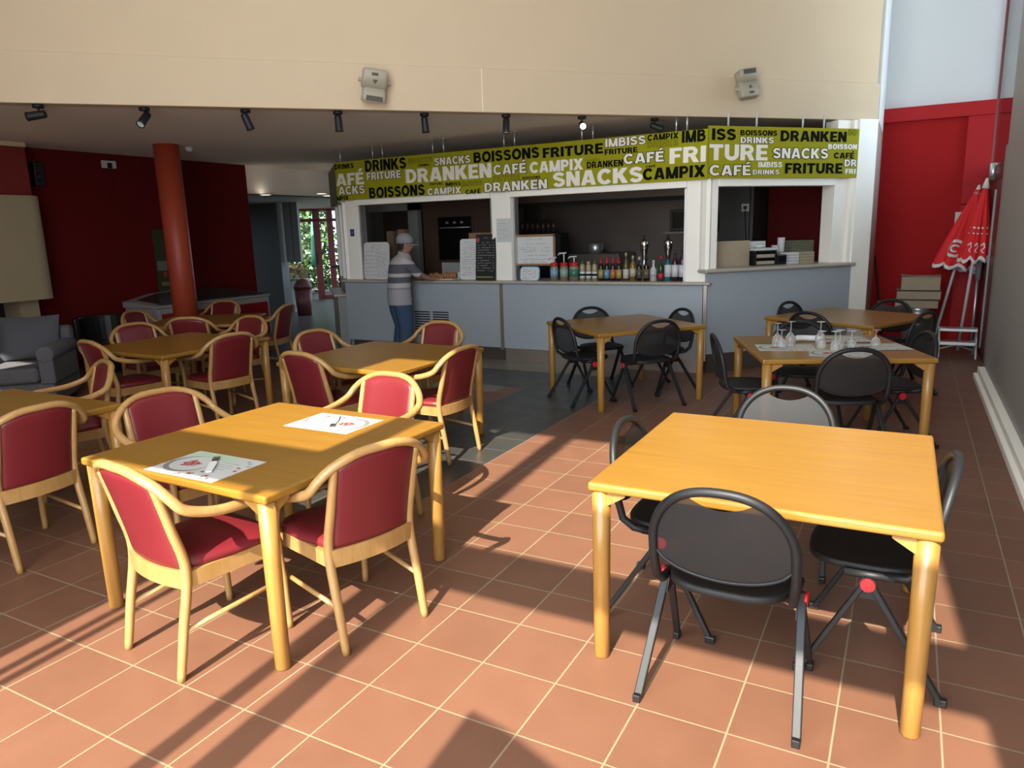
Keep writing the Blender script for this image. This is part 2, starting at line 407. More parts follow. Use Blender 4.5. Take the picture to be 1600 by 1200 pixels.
# right: grey wall, its end, window and red frame beyond
struct(MB().box(2.80, 2.95, -2.5, 7.5, .11, 6.2).build('wall_right', 'greywall'))
struct(MB().box(2.70, 2.80, -2.4, 7.46, 0, .06).box(2.735, 2.80, -2.4, 7.48, .06, .125).build('baseboard_right', 'white', bevel=.006))
struct(MB().box(2.80, 2.95, -2.5, 7.5, 0, .11).build('wall_right_foot', 'whitewall'))
struct(MB().box(2.83, 2.95, 7.5, 8.05, 0, 2.42).build('trim_4', mat('light_grey_frame', (.36, .36, .35), .5)))
w2 = MB().box(2.86, 2.90, 8.05, 10.2, 2.10, 2.30).box(2.86, 2.90, 10.165, 10.2, 0, 6.2).box(2.86, 2.90, 8.05, 8.12, 0, 2.2).box(2.86, 2.90, 7.5, 10.2, 4.75, 4.80).box(2.86, 2.90, 8.05, 10.2, 0, .08)
w2o = struct(w2.build('window_2', 'redframe', bevel=.003))
MB().box(2.875, 2.883, 7.5, 10.165, 2.30, 4.75).build('pane', 'pane', w2o)
MB().box(2.875, 2.883, 7.5, 10.165, 4.80, 6.2).build('pane', 'pane', w2o)
MB().box(2.865, 2.885, 8.12, 10.165, .08, 2.10).build('panel', 'redframe', w2o)
MB().box(2.845, 2.865, 9.0, 9.03, .1, 2.0).build('steel_edge', 'barside', w2o)
# glazed facade behind the camera
Y0, Y1 = -2.50, -2.40
fa = MB()
def fbox(x0, x1, z0, z1): fa.box(x0, x1, Y0, Y1, z0, z1)
fbox(-9.2, -7.25, 0, 6.2); fbox(-7.25, -5.60, 0, 4.0); fbox(-7.25, -5.60, 5.15, 6.2); fbox(-5.60, -1.02, 0, 6.2)
fbox(2.64, 3.0, 0, 6.2); fbox(-1.02, 2.64, 5.62, 6.2); fbox(-1.02, 2.64, 3.26, 3.60); fbox(-1.02, 2.64, 0, .12)
fbox(.02, .19, 3.6, 5.62); fbox(.06, .13, .12, 3.26); fbox(.25, .38, .12, 3.26); fbox(-.93, -.89, .12, 3.26); fbox(-.85, -.81, .12, 3.26)
w1 = struct(fa.build('window_1', 'white'))
MB().add([(.97, -2.46, .12), (1.55, -2.46, .12), (1.55, -2.46, 2.36), (1.12, -2.46, 2.52), (.97, -2.46, 2.55), (.97, -2.44, .12), (1.55, -2.44, .12), (1.55, -2.44, 2.36), (1.12, -2.44, 2.52), (.97, -2.44, 2.55)],
         [(0, 1, 2, 3, 4), (9, 8, 7, 6, 5), (0, 5, 6, 1), (1, 6, 7, 2), (2, 7, 8, 3), (3, 8, 9, 4), (4, 9, 5, 0)]).build('shadow_panel', 'white', w1)  # unseen panel, added and shaped only to cast a shadow on the floor
MB().box(-1.02, 2.64, -2.462, -2.456, .12, 3.26).build('pane', 'pane', w1)
MB().box(-1.02, 2.64, -2.462, -2.456, 3.6, 5.62).build('pane', 'pane', w1)
MB().box(-7.25, -5.60, -2.462, -2.456, 4.0, 5.15).build('pane', 'pane', w1)
for nm, (cx, cy, cz, sx, sz, rot) in dict(portal_front=(.81, -2.39, 2.9, 3.66, 5.4, (PI / 2, 0, 0)), portal_corner=(2.79, 9.12, 4.2, 3.8, 1.96, (0, PI / 2, 0))).items():
    l = bpy.data.lights.new(nm, 'AREA'); l.shape = 'RECTANGLE'; l.size = sx; l.size_y = sz; l.cycles.is_portal = True
    lo = bpy.data.objects.new(nm, l); COL.objects.link(lo); lo.location = (cx, cy, cz); lo.rotation_euler = rot

# column
struct(MB().lathe([(.155, 0), (.155, ZC)], -6.44, 4.90, 0, 28).build('column', 'redcol'))

# ------------------------------------------------------------------ passage to the garden door
pd = Vector((-1, 1, 0)).normalized(); pa = Vector((1, 1, 0)).normalized()   # along and across the passage
def pbox(mb, c, l, w, z0, z1):               # box centred at c, l along the passage, w across
    c = Vector((c[0], c[1], 0)); vs = [c + pd * a * l / 2 + pa * b * w / 2 + Vector((0, 0, z)) for z in (z0, z1) for b in (-1, 1) for a in (-1, 1)]
    return mb.add(vs, [(0, 2, 3, 1), (4, 5, 7, 6), (0, 1, 5, 4), (2, 6, 7, 3), (0, 4, 6, 2), (1, 3, 7, 5)])
struct(MB().box(-13.2, -10.12, 10.28, 10.5, 0, 2.42).build('wall_passage', 'darkgrey'))
struct(MB().box(-13.2, -8.05, 7.25, 7.44, 0, 2.5).box(-13.2, -13.0, 7.44, 10.28, 0, 2.5).build('wall_passage_side', 'darkgrey'))
struct(MB().prism([(-7.86, 7.3), (-7.86, 9.4), (-5.4, 6.95), (-10.5, 15.8), (-14.8, 12.2), (-9.0, 7.3)][:0] or [(-7.86, 7.2), (-7.86, 10.6), (-11.3, 16.2), (-15.8, 12.6), (-10.2, 7.2)], 2.42, 2.5).build('ceiling.002', 'greywall'))
DC = Vector((-12.25, 13.65, 0))
def dpt(a, b=0, z=0): p = DC + pa * a + pd * b; return Vector((p.x, p.y, z))
def dbar(mb, a0, a1, z0, z1, d=.08):
    vs = [dpt(a, b, z) for z in (z0, z1) for b in (-d / 2, d / 2) for a in (a0, a1)]
    return mb.add(vs, [(0, 2, 3, 1), (4, 5, 7, 6), (0, 1, 5, 4), (2, 6, 7, 3), (0, 4, 6, 2), (1, 3, 7, 5)])
d1 = MB(); dbar(d1, -2.0, 1.6, 2.08, 2.16); dbar(d1, -2.0, 1.6, 2.36, 2.44); dbar(d1, -.02, .16, 0, 2.44); dbar(d1, .35, .51, 0, 2.44); dbar(d1, .1, .4, 0, .1); dbar(d1, 1.5, 1.6, 0, 2.44)
d1o = struct(d1.build('door_1', 'redframe', bevel=.004))
dbar(MB(), -2.0, 1.5, 0.1, 2.36, .01).build('pane', 'pane', d1o)
dbar(MB(), -3.4, -2.0, 0, 2.44, .1).build('wall_panel', 'darkgrey', d1o)
struct(dbar(MB(), 1.6, 3.6, 0, 2.5, .1).build('wall_passage_end', 'whitewall'))
dbar(MB(), .02, .05, .95, 1.25, .2).build('door_handle', 'blackmetal', d1o)
for i, (a, b) in enumerate(((-7.75, 7.75), (-7.0, 8.3), (-7.4, 8.9))):
    d = thing('ceiling_light', ['round lit downlight in passage ceiling beside the red wall end', 'round lit downlight in passage ceiling nearest the kiosk corner', 'round lit downlight further along the passage ceiling'][i], 'light', (a, b, 2.40), 0, 'passage downlights')
    MB().lathe([(.085, 0), (.10, .0), (.10, .02), (.085, .02)], cap=False).build('ring', 'white', d)
    MB().lathe([(.085, .004), (.085, .016)]).build('lamp_disc', 'downlight', d)
# garden beyond the door
def bush(name, label, x, y, r, h, m, n=260, z0=0.0):
    rr = random.Random(int(abs(x * 77 + y * 13))); mb = MB()
    for i in range(n):
        a = rr.random() * 2 * PI; t = rr.random() ** .5; z = z0 + rr.random() * h
        k = r * t * (1 - .35 * (z - z0) / h); c = Vector((x + k * math.cos(a), y + k * math.sin(a), z)); s = .06 + .07 * rr.random()
        d1_ = Vector((rr.uniform(-1, 1), rr.uniform(-1, 1), rr.uniform(-1, 1))).normalized(); d2 = d1_.orthogonal().normalized()
        mb.add([c - d1_ * s, c + d2 * s * .5, c + d1_ * s, c - d2 * s * .5], [(0, 1, 2, 3)])
    o = mb.build(name, m); tag(o, label, 'bush'); return o
bush('garden_bush', 'tall green bush behind the green parasol outside the garden door', -15.6, 16.3, 1.7, 3.4, 'leaf', 5200)
bush('garden_bush', 'green bush outside right pane of the garden door', -13.0, 18.2, 1.5, 3.2, 'leaf', 4200)
bush('dry_bush', 'low straw coloured bush at foot of the green parasol', -14.15, 14.75, .42, .85, 'leaf2', 700)
px = thing('closed_parasol', 'closed green and white parasol standing outside the garden door', 'parasol', (-13.75, 15.25, 0))
MB().lathe([(.16, .8), (.14, 1.2), (.09, 1.9), (.03, 2.35)], seg=12).build('canopy', 'parasolgreen', px)
MB().tube([(0, 0, 0), (0, 0, 2.4)], .02).build('pole', 'whitepole', px)
px = thing('slide', 'orange and yellow play slide outside right pane of the garden door', 'slide', (-12.35, 16.1, 0), PI / 4)
MB().bar((-.1, 0, .8), (.0, 0, 1.75), .10, .06).bar((.2, 0, .6), (.1, 0, 1.3), .06, .06).build('rail', 'orange', px); MB().box(-.12, -.06, -.03, .03, 0, .85).build('post', 'orange', px); MB().box(.17, .23, -.03, .03, 0, .65).build('post', 'orange', px)
MB().bar((.0, 0, .5), (.25, .2, .9), .3, .04).build('chute', mat('yellow_plastic', (.85, .6, .06), .5), px)
struct(pbox(MB(), (-11.9, 14.4), .25, .34, 0, 2.6).build('wall_garden_pillar', 'whitewall'))
# hanging cabinet, bin
t = thing('wall_cabinet', 'narrow grey wall cabinet hanging in the passage above the bin', 'cabinet', (-9.85, 10.5, 0), 0)
MB().box(-.20, .22, -.12, -.05, 1.15, 2.42).build('body', mat('grey_green_laminate', (.19, .20, .17), .6), t, bevel=.005)
MB().box(.025, .035, -.125, -.115, 1.15, 2.42).build('door_gap', 'black', t)
t = thing('side_table', 'grey narrow side table against the passage wall under the cabinet', 'table', (-10.22, 10.80, 0), 0)
MB().box(-.18, .22, -.1, .2, .72, .76).build('top', 'barside', t); [MB().box(a, a + .05, -.1, .2, 0, .72).build('leg_panel', 'barside', t) for a in (-.15, .15)]
t = thing('waste_bin', 'maroon waste bin with domed lid standing in the passage', 'bin', (-9.62, 10.35, 0), PI / 4)
MB().loft([ell(0, 0, 0, .15, .14, 20, 5), ell(0, 0, .58, .19, .17, 20, 5)]).build('body', 'bin', t)
MB().loft([ell(0, 0, .58, .20, .18, 20, 5), ell(0, 0, .66, .19, .17, 20, 4), ell(0, 0, .76, .12, .11, 20, 2.5), ell(0, 0, .80, .03, .03, 20)]).build('lid', 'bin', t)
t = thing('pedestal_stand', 'small black stand beside the kiosk side near the garden door', 'stand', (-9.2, 11.1, 0))
MB().tube([(0, 0, 0), (0, 0, 1.0)], .03).lathe([(.2, 1.0), (.2, 1.04)]).build('pedestal', 'blackmetal', t)

# ------------------------------------------------------------------ the kiosk
FY = 6.75
kd = Vector((1.0, 1.10, 0)).normalized(); kn = Vector((kd.y, -kd.x, 0))      # right-hand segment of the kiosk: along, and outward
def kpt(s, o=0, z=0): p = Vector((0, FY, 0)) + kd * s + kn * o; return Vector((p.x, p.y, z))
def kbox(mb, s0, s1, o0, o1, z0, z1):
    vs = [kpt(s, o, z) for z in (z0, z1) for o in (o0, o1) for s in (s0, s1)]
    return mb.add(vs, [(0, 2, 3, 1), (4, 5, 7, 6), (0, 1, 5, 4), (2, 6, 7, 3), (0, 4, 6, 2), (1, 3, 7, 5)])
XL = -5.27                                  # left corner of the kiosk front
bar = thing('bar_counter', 'blue grey bar counter with cream worktop running along the kiosk front', 'counter', (0, 0, 0))
MB().box(XL, -2.67, FY, FY + .5, .17, 1.015).build('front_panel', 'bargrey', bar)
MB().box(-2.62, -.03, FY, FY + .5, .17, 1.015).build('front_panel', 'bargrey', bar)
MB().box(XL + .05, -2.60, FY + .05, FY + .45, 0, .17).build('plinth', 'plinth', bar)
MB().box(-2.60, -.03, FY - .01, FY + .45, 0, .17).build('plinth', 'steel', bar)
MB().box(-2.67, -2.62, FY - .008, FY + .2, .14, 1.015).build('metal_strip', 'steel', bar)
MB().box(-.02, .02, FY - .012, FY + .2, .14, 1.015).build('metal_strip', 'steel', bar)
MB().box(XL - .03, .06, FY - .05, FY + .62, 1.015, 1.048).build('worktop', 'worktop', bar, bevel=.014, bseg=3)
ve = MB()
for k in range(10): ve.box(-4.05, -3.79, FY - .004, FY + .01, .30 + k * .034, .316 + k * .034).box(-3.74, -3.48, FY - .004, FY + .01, .30 + k * .034, .316 + k * .034)
ve.build('vent_grille', 'black', bar)
bar2 = thing('raised_counter', 'taller grey counter section with cream worktop at the kiosk end by the white post', 'counter', (0, 0, 0))
kbox(MB(), .03, 2.07, -.06, 0, .22, 1.15).build('front_panel', 'bargrey', bar2)
kbox(MB(), .04, 2.07, -.05, .006, 0, .22).build('plinth', 'plinth', bar2)
kbox(MB(), -.03, 2.10, -.60, .05, 1.15, 1.19).build('worktop', 'worktop', bar2, bevel=.016, bseg=3)
# kiosk side towards the passage
side = thing('side_counter', 'low cream topped ledge along the kiosk side facing the passage', 'counter', (0, 0, 0))
def sd(mb, l0, l1, o0, o1, z0, z1):         # along the passage from the left corner, o outward
    c = Vector((XL, FY + .06, 0)); vs = [c + pd * l - pa * o + Vector((0, 0, z)) for z in (z0, z1) for o in (o0, o1) for l in (l0, l1)]
    return mb.add(vs, [(0, 2, 3, 1), (4, 5, 7, 6), (0, 1, 5, 4), (2, 6, 7, 3), (0, 4, 6, 2), (1, 3, 7, 5)])
sd(MB(), .25, 1.7, .0, .20, .78, .82).build('worktop', 'worktop', side, bevel=.01)
sd(MB(), .30, 1.65, .0, .14, .0, .78).build('front_panel', 'barside', side)
struct(sd(MB(), .06, 1.75, -.15, -.005, 0, 1.02).build('wall_kiosk_side', 'barside'))
ks = MB()
for l in (.06, .85, 1.63): sd(ks, l, l + .12, -.14, 0, 1.02, 2.2)
sd(ks, .06, 1.75, -.15, .02, 2.15, 2.35)
struct(ks.build('window_3', 'white'))
# posts and lintels of the kiosk front
struct(MB().box(-5.25, -5.03, FY + .10, FY + .28, 1.048, 2.2).build('trim_5', 'white', bevel=.004))
struct(MB().box(-2.80, -2.52, FY + .08, FY + .28, 1.048, 2.2).build('trim_6', 'white', bevel=.004))
struct(MB().box(-.25, .02, FY + .06, FY + .28, 1.048, 2.2).build('trim_7', 'white', bevel=.004))
tp = MB(); kbox(tp, -.02, .18, -.26, -.06, 1.19, 2.2); struct(tp.build('trim_8', 'white', bevel=.004))
tp = MB(); kbox(tp, 1.80, 2.0, -.26, -.06, 1.19, 2.84); kbox(tp, 2.0, 2.06, -.3, -.02, 0, 2.84); struct(tp.build('trim_9', 'white', bevel=.004))
tp = MB(); kbox(tp, 2.06, 2.34, -.22, -.0, 0, 2.85); struct(tp.build('trim_10', 'white', bevel=.006))
struct(MB().box(-5.03, -2.80, FY + .04, FY + .2, 2.10, 2.18).box(-2.52, -.25, FY + .04, FY + .2, 2.10, 2.18).build('trim_11', 'white', bevel=.004))
tp = MB(); kbox(tp, .18, 1.80, -.2, -.04, 2.10, 2.19); struct(tp.build('trim_12', 'white', bevel=.004))
for i, (a, b) in enumerate(((-5.03, -4.99), (-2.84, -2.80), (-2.52, -2.48), (-.29, -.25))):
    struct(MB().box(a, b, FY + .12, FY + .22, 1.048, 2.1).build('trim_%d' % (13 + i), 'alu'))

# sign with lettering
SIGN_L = [('DRINKS', 'b', -5.299, -4.953, 2.642, 0.068), ('DRINKS', 'b', -4.753, -4.049, 2.618, 0.146), ('SNACKS', 'g', -4.017, -3.626, 2.635, 0.064), ('DRINKS', 'b', -3.851, -3.667, 2.57, 0.028), ('SNACKS', 'o', -3.593, -3.036, 2.598, 0.096), ('BOISSONS', 'b', -2.99, -2.053, 2.608, 0.128), ('FRITURE', 'b', -2.008, -1.225, 2.593, 0.115), ('AFÉ', 'w', -5.292, -4.789, 2.461, 0.165), ('FRITURE', 'o', -4.732, -4.144, 2.479, 0.102), ('DRANKEN', 'w', -4.067, -2.732, 2.441, 0.177), ('CAFÉ', 'o', -2.703, -2.237, 2.438, 0.121), ('CAMPIX', 'w', -2.188, -1.48, 2.434, 0.129), ('CAMPIX', 'g', -1.459, -1.268, 2.468, 0.024), ('ACKS', 'o', -5.261, -4.781, 2.31, 0.114), ('MPIX', 'b', -5.302, -5.085, 2.21, 0.06), ('BOISSONS', 'b', -4.711, -3.768, 2.254, 0.142), ('FRITURE', 'b', -3.677, -3.477, 2.318, 0.028), ('IMBISS', 'b', -3.433, -3.198, 2.304, 0.042), ('IMBISS', 'g', -3.183, -2.874, 2.295, 0.058), ('CAMPIX', 'o', -3.724, -3.194, 2.221, 0.086), ('CAFÉ', 'b', -3.132, -2.903, 2.19, 0.051), ('FRITURE', 'g', -2.716, -2.327, 2.332, 0.065), ('BOISSONS', 'b', -2.292, -2.048, 2.317, 0.032), ('DRANKEN', 'o', -2.844, -1.954, 2.232, 0.113), ('DRANKEN', 'b', -1.433, -0.981, 2.414, 0.073), ('SNACKS', 'w', -1.878, -0.743, 2.272, 0.172), ('IMBISS', 'o', -1.2, -0.713, 2.646, 0.095), ('FRITURE', 'b', -1.207, -0.809, 2.546, 0.06), ('CAMPIX', 'b', -0.694, -0.338, 2.662, 0.065), ('DRINKS', 'g', -0.697, -0.34, 2.587, 0.066), ('IMB', 'b', -0.301, -0.036, 2.64, 0.125), ('CAFÉ', 'o', -0.975, -0.498, 2.451, 0.114), ('CAFÉ', 'b', -0.712, -0.596, 2.352, 0.025), ('CAMPIX', 'b', -0.743, -0.034, 2.267, 0.128), ('FRI', 'w', -0.436, -0.031, 2.447, 0.169)]
SIGN_R = [('ISS', 'b', 0.033, 0.341, 2.646, 0.12), ('TURE', 'w', 0.005, 0.773, 2.458, 0.168), ('CAFÉ', 'o', 0.011, 0.553, 2.268, 0.112), ('BOISSONS', 'b', 0.397, 0.889, 2.668, 0.057), ('DRINKS', 'o', 0.4, 0.847, 2.59, 0.065), ('DRANKEN', 'b', 0.937, 1.873, 2.642, 0.115), ('BO', 'g', 1.901, 2.022, 2.695, 0.065), ('SNACKS', 'o', 0.84, 1.618, 2.454, 0.115), ('BOISSON', 'w', 1.613, 2.035, 2.533, 0.056), ('CAFÉ', 'b', 1.704, 2.003, 2.433, 0.065), ('IMBISS', 'w', 0.651, 0.978, 2.33, 0.059), ('DRINKS', 'o', 0.578, 0.94, 2.248, 0.051), ('FRITURE', 'b', 1.018, 1.842, 2.289, 0.116), ('DR', 'o', 1.864, 2.046, 2.35, 0.077), ('FRI', 'w', 1.885, 2.038, 2.255, 0.057)]

def glyph(ch):
    """heavy block capitals of cap height 1: advance width and a list of bars (x0, x1, z0, z1), slants (x bottom, x top, width, z0, z1) and curves (points, width)"""
    t = .27; h = t / 2; q = .105
    arc = lambda cx, cz, rx, rz, a0, a1, n=12: [(cx + rx * math.cos(math.radians(a0 + (a1 - a0) * k / n)), cz + rz * math.sin(math.radians(a0 + (a1 - a0) * k / n))) for k in range(n + 1)]
    V = ('b', 0, t, 0, 1)
    if ch == 'I': return t, [V]
    if ch == 'E': return .68, [V, ('b', 0, .66, .79, 1), ('b', 0, .62, .395, .60), ('b', 0, .68, 0, .21)]
    if ch == 'F': return .64, [V, ('b', 0, .64, .79, 1), ('b', 0, .56, .38, .59)]
    if ch == 'T': return .76, [('b', 0, .76, .78, 1), ('b', .38 - h, .38 + h, 0, 1)]
    if ch == 'N': return .82, [V, ('b', .82 - t, .82, 0, 1), ('s', .82 - h - .02, h + .02, t * 1.05, 0, 1)]
    if ch == 'M': return 1.0, [('b', 0, .25, 0, 1), ('b', .75, 1.0, 0, 1), ('s', .47, .16, .25, 0, 1), ('s', .53, .84, .25, 0, 1)]
    if ch == 'A': return .90, [('s', .14, .40, .27, 0, 1), ('s', .76, .50, .27, 0, 1), ('b', .24, .66, .17, .36)]
    if ch == 'X': return .88, [('s', .15, .73, .31, 0, 1), ('s', .73, .15, .31, 0, 1)]
    if ch == 'K': return .86, [V, ('s', .22, .68, .33, .36, 1), ('s', .70, .36, .33, 0, .62)]
    if ch == 'D': return .82, [V, ('c', [(h, 1 - q), (.34, 1 - q)] + arc(.34, .5, .35, .5 - q, 90, -90) + [(.34, q), (h, q)], .235)]
    if ch == 'P': return .74, [V, ('c', [(h, 1 - q), (.40, 1 - q)] + arc(.40, .665, .22, .335 - q, 90, -90) + [(.40, .435), (h, .435)], .215)]
    if ch == 'R': return .82, [V, ('c', [(h, 1 - q), (.42, 1 - q)] + arc(.42, .69, .22, .31 - q, 90, -90) + [(.42, .48), (h, .48)], .215), ('s', .68, .44, .29, 0, .50)]
    if ch == 'B': return .80, [V, ('c', [(h, 1 - q), (.42, 1 - q)] + arc(.42, .745, .19, .255 - q, 90, -90) + [(.42, .59), (h, .54)], .20), ('c', [(h, .53), (.44, .53)] + arc(.44, .315, .23, .315 - q, 90, -90) + [(.44, q), (h, q)], .215)]
    if ch == 'O': return .90, [('o', [(.45 + .33 * math.cos(2 * PI * k / 28), .5 + .40 * math.sin(2 * PI * k / 28)) for k in range(28)], .25)]
    if ch == 'C': return .84, [('c', arc(.45, .5, .33, .40, 38, 322, 20), .25)]
    if ch == 'U': return .82, [('c', [(h, 1), (h, .38)] + arc(.41, .38, .41 - h, .27, 180, 360, 14) + [(.82 - h, .38), (.82 - h, 1)], .25)]
    if ch == 'S': return .76, [('c', arc(.38, .695, .255, .195, 15, 180, 9) + arc(.38, .70, .255, .15, 200, 262, 4) + arc(.38, .33, .26, .155, 82, 20, 4) + arc(.38, .305, .26, .20, 0, -165, 9), .225)]
    return .3, []
def word_mesh(mb, text, x0, x1, zc, hgt, place, layer, grow):
    gap = .075; adv = []; X = 0
    for ch in text:
        w, pr__ = glyph('E' if ch == 'É' else ch); adv.append((X, pr__, ch)); X += w + gap
    sx = (x1 - x0) / (X - gap); zb = zc - hgt / 2; g = grow
    cnt = [0]
    def poly(pts):                            # every stroke lies a hair in front of the one before, like overlapping vinyl
        cnt[0] += 1; mb.add([place(x0 + x * sx, zb + z * hgt, layer + (cnt[0] % 90) * .009) for x, z in pts], [tuple(range(len(pts)))])
    for X0, prims, ch in adv:
        if ch == 'É': poly([(X0 + .24 - g, 1.08 - g), (X0 + .44 + g, 1.08 - g), (X0 + .66 + g, 1.30 + g), (X0 + .36 - g, 1.30 + g)])
        for pz in prims:
            if pz[0] == 'b': poly([(X0 + pz[1] - g, pz[3] - g), (X0 + pz[2] + g, pz[3] - g), (X0 + pz[2] + g, pz[4] + g), (X0 + pz[1] - g, pz[4] + g)])
            elif pz[0] == 's':
                _, xb, xt, w, z0, z1 = pz; k = (xt - xb) / (z1 - z0); a = w / 2 + g * 1.1
                poly([(X0 + xb - k * g - a, z0 - g), (X0 + xb - k * g + a, z0 - g), (X0 + xt + k * g + a, z1 + g), (X0 + xt + k * g - a, z1 + g)])
            else:
                pts = [Vector(p_) for p_ in pz[1]]; w = pz[2] / 2 + g; n = len(pts); closed = pz[0] == 'o'; L_, R_ = [], []
                for i in range(n):
                    a = pts[i - 1] if (i or closed) else None; c = pts[(i + 1) % n] if (i < n - 1 or closed) else None
                    d0 = (pts[i] - a).normalized() if a is not None and (pts[i] - a).length > 1e-6 else None
                    d1_ = (c - pts[i]).normalized() if c is not None and (c - pts[i]).length > 1e-6 else None
                    d = ((d0 or d1_) + (d1_ or d0)).normalized(); nn = Vector((-d.y, d.x)); b_ = (d0 or d1_)
                    k = w / max(.55, nn.dot(Vector((-b_.y, b_.x)))); e = Vector((0, 0))
                    if not closed and i == 0: e = -d * g
                    if not closed and i == n - 1: e = d * g
                    L_.append(pts[i] + nn * k + e); R_.append(pts[i] - nn * k + e)
                for i in range(n if closed else n - 1):
                    j = (i + 1) % n; poly([(X0 + v.x, v.y) for v in (L_[i], R_[i], R_[j], L_[j])])
sign = thing('hanging_sign', 'lime green banner sign covered in black and white snack words above the kiosk', 'sign', (0, 0, 0))
panel_l = MB().box(-5.30, -.012, FY - .0, FY + .03, 2.175, 2.705).build('sign_panel', 'green', sign)
panel_r = kbox(MB(), -.0, 2.06, -.03, .0, 2.185, 2.735).build('sign_panel', 'green', sign)
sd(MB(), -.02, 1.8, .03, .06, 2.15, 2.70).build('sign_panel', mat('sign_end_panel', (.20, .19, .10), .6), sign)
for panel, words, place in ((panel_l, SIGN_L, lambda u, z, l: Vector((u, FY - .001 - l * .002, z))), (panel_r, SIGN_R, lambda u, z, l: kpt(u, .001 + l * .002, z))):
    for tx, st, x0, x1, zc, h in words:
        def lay(m_, layer, grow):
            b = MB(); word_mesh(b, tx, x0, x1, zc, h, place, layer, grow); return b.build('lettering', m_, panel)
        if st == 'b': lay('ink', 1, 0)
        elif st == 'w': lay('signwhite', 1, 0)
        elif st == 'o': lay('ink', 1, .045)['label'] = 'black outline of a word'; lay('signwhite', 2, -.012)
        else: lay('ink', 1, .0)['label'] = 'thin dark outline of a word'; lay('green', 2, -.05)
for x in (-5.2, -4.62, -4.45, -3.62, -3.45, -2.55, -2.4, -1.5, -1.36, -.37, -.25):
    y = FY + .015 if round(x * 100) % 2 else FY + .015
    MB().tube([(x, y, 2.70), (x, y, ZC)], .011, 8).lathe([(.03, ZC - .01), (.03, ZC)], x, y, 0, 10).build('hanging_rod', 'alu', sign)
for s in (.25, .62, 1.25, 1.55):
    p = kpt(s, -.015)
    MB().tube([(p.x, p.y, 2.73), (p.x, p.y, ZC)], .011, 8).build('hanging_rod', 'whitepole', sign)

# ------------------------------------------------------------------ kitchen inside the kiosk
t = thing('splashback', 'brushed steel splashback behind the bottles inside the kiosk', 'panel', (0, 0, 0))
MB().box(-3.6, -.35, 9.95, 10.0, .9, 2.6).build('sheet', 'kitchensteel', t)
t = thing('extractor_hood', 'long steel extractor hood under kiosk ceiling behind the bottles', 'hood', (0, 0, 0))
MB().box(-3.35, -.55, 8.5, 9.4, 2.08, 2.88).build('canopy', 'kitchensteel', t, bevel=.01); MB().box(-3.35, -.55, 8.49, 8.52, 2.03, 2.08).build('lip', 'black', t)
t = thing('kitchen_doorway', 'grey door frame with dark opening inside the kiosk behind the person', 'doorway', (0, 0, 0))
MB().box(-6.35, -6.22, 8.5, 8.6, 0, 2.2).box(-5.35, -5.15, 8.5, 8.6, 0, 2.2).box(-6.35, -5.15, 8.5, 8.6, 2.06, 2.2).build('frame', 'barside', t)
MB().box(-6.22, -5.35, 8.95, 9.0, 0, 2.06).build('opening_shade', mat('dark_brown', (.03, .012, .01), .8), t)  # dark sheet standing in for the shade inside the doorway
t = thing('tall_oven', 'black built-in oven with three knobs in brown cabinet behind the kiosk counter', 'oven', (0, 0, 0))
MB().box(-5.12, -3.55, 8.6, 9.2, 0, 2.45).build('cabinet', mat('brown_cabinet', (.10, .055, .035), .5), t)
MB().box(-4.81, -4.15, 8.57, 8.61, 1.25, 1.93).build('oven_door', 'ovenblack', t, bevel=.005); od = t.children[-1]
MB().tube([(-4.76, 8.545, 1.76), (-4.2, 8.545, 1.76)], .01).build('oven_handle', 'alu', od)
for k in range(3):
    MB().lathe([(.022, 0), (.018, .03)], -4.62 + k * .14, 8.57, 1.84, 12, mtx=Matrix.Rotation(PI / 2, 4, 'X')).build('knob', 'alu', t)
t = thing('back_worktop', 'dark fryer worktop along the kiosk back wall', 'worktop', (0, 0, 0))
MB().box(-3.5, -.5, 9.2, 9.95, 0, .95).build('cabinet', 'black', t); MB().box(-2.9, -1.9, 9.1, 9.9, .95, 1.30).build('fryer', 'kitchensteel', t, bevel=.01)
MB().lathe([(.11, 1.30), (.12, 1.36), (.12, 1.44), (.10, 1.46)], -2.35, 9.3, 0, 20).build('pot', 'alu', t)
t = thing('microwave', 'black microwave on wall shelf beside the kiosk corner post', 'microwave', (-.8, 9.0, 1.61))
MB().box(-.22, .28, -.2, .2, 0, .30).build('body', 'blackplastic', t, bevel=.008); MB().box(-.18, .10, -.21, -.19, .04, .26).build('door', 'ovenblack', t)
t = thing('wall_shelf', 'narrow steel shelf carrying the microwave inside the kiosk', 'shelf', (-.8, 9.0, 1.58)); MB().box(-.3, .35, -.25, .9, 0, .025).build('board', 'kitchensteel', t)
MB().box(.02, .05, -.2, .9, -.2, 0).build('bracket', 'kitchensteel', t)
def tap(x, y, label):
    t = thing('beer_tap', label, 'tap', (x, y, 1.048))
    MB().lathe([(.045, 0), (.045, .02), (.022, .04), (.025, .26), (.045, .36), (.055, .42), (.055, .455), (.03, .475)], seg=18).build('column', 'chrome', t)
    MB().tube([(0, 0, .47), (0, -.01, .53)], [.012, .018], 10).build('handle', 'blackplastic', t)
    MB().tube([(0, 0, .40), (.03, -.07, .40), (.03, -.09, .36)], .010, 8).build('spout', 'chrome', t)
tap(-.88, 7.24, 'chrome beer tap column behind the black labelled bottle'); tap(-.58, 7.24, 'chrome beer tap column behind the blue bottle')
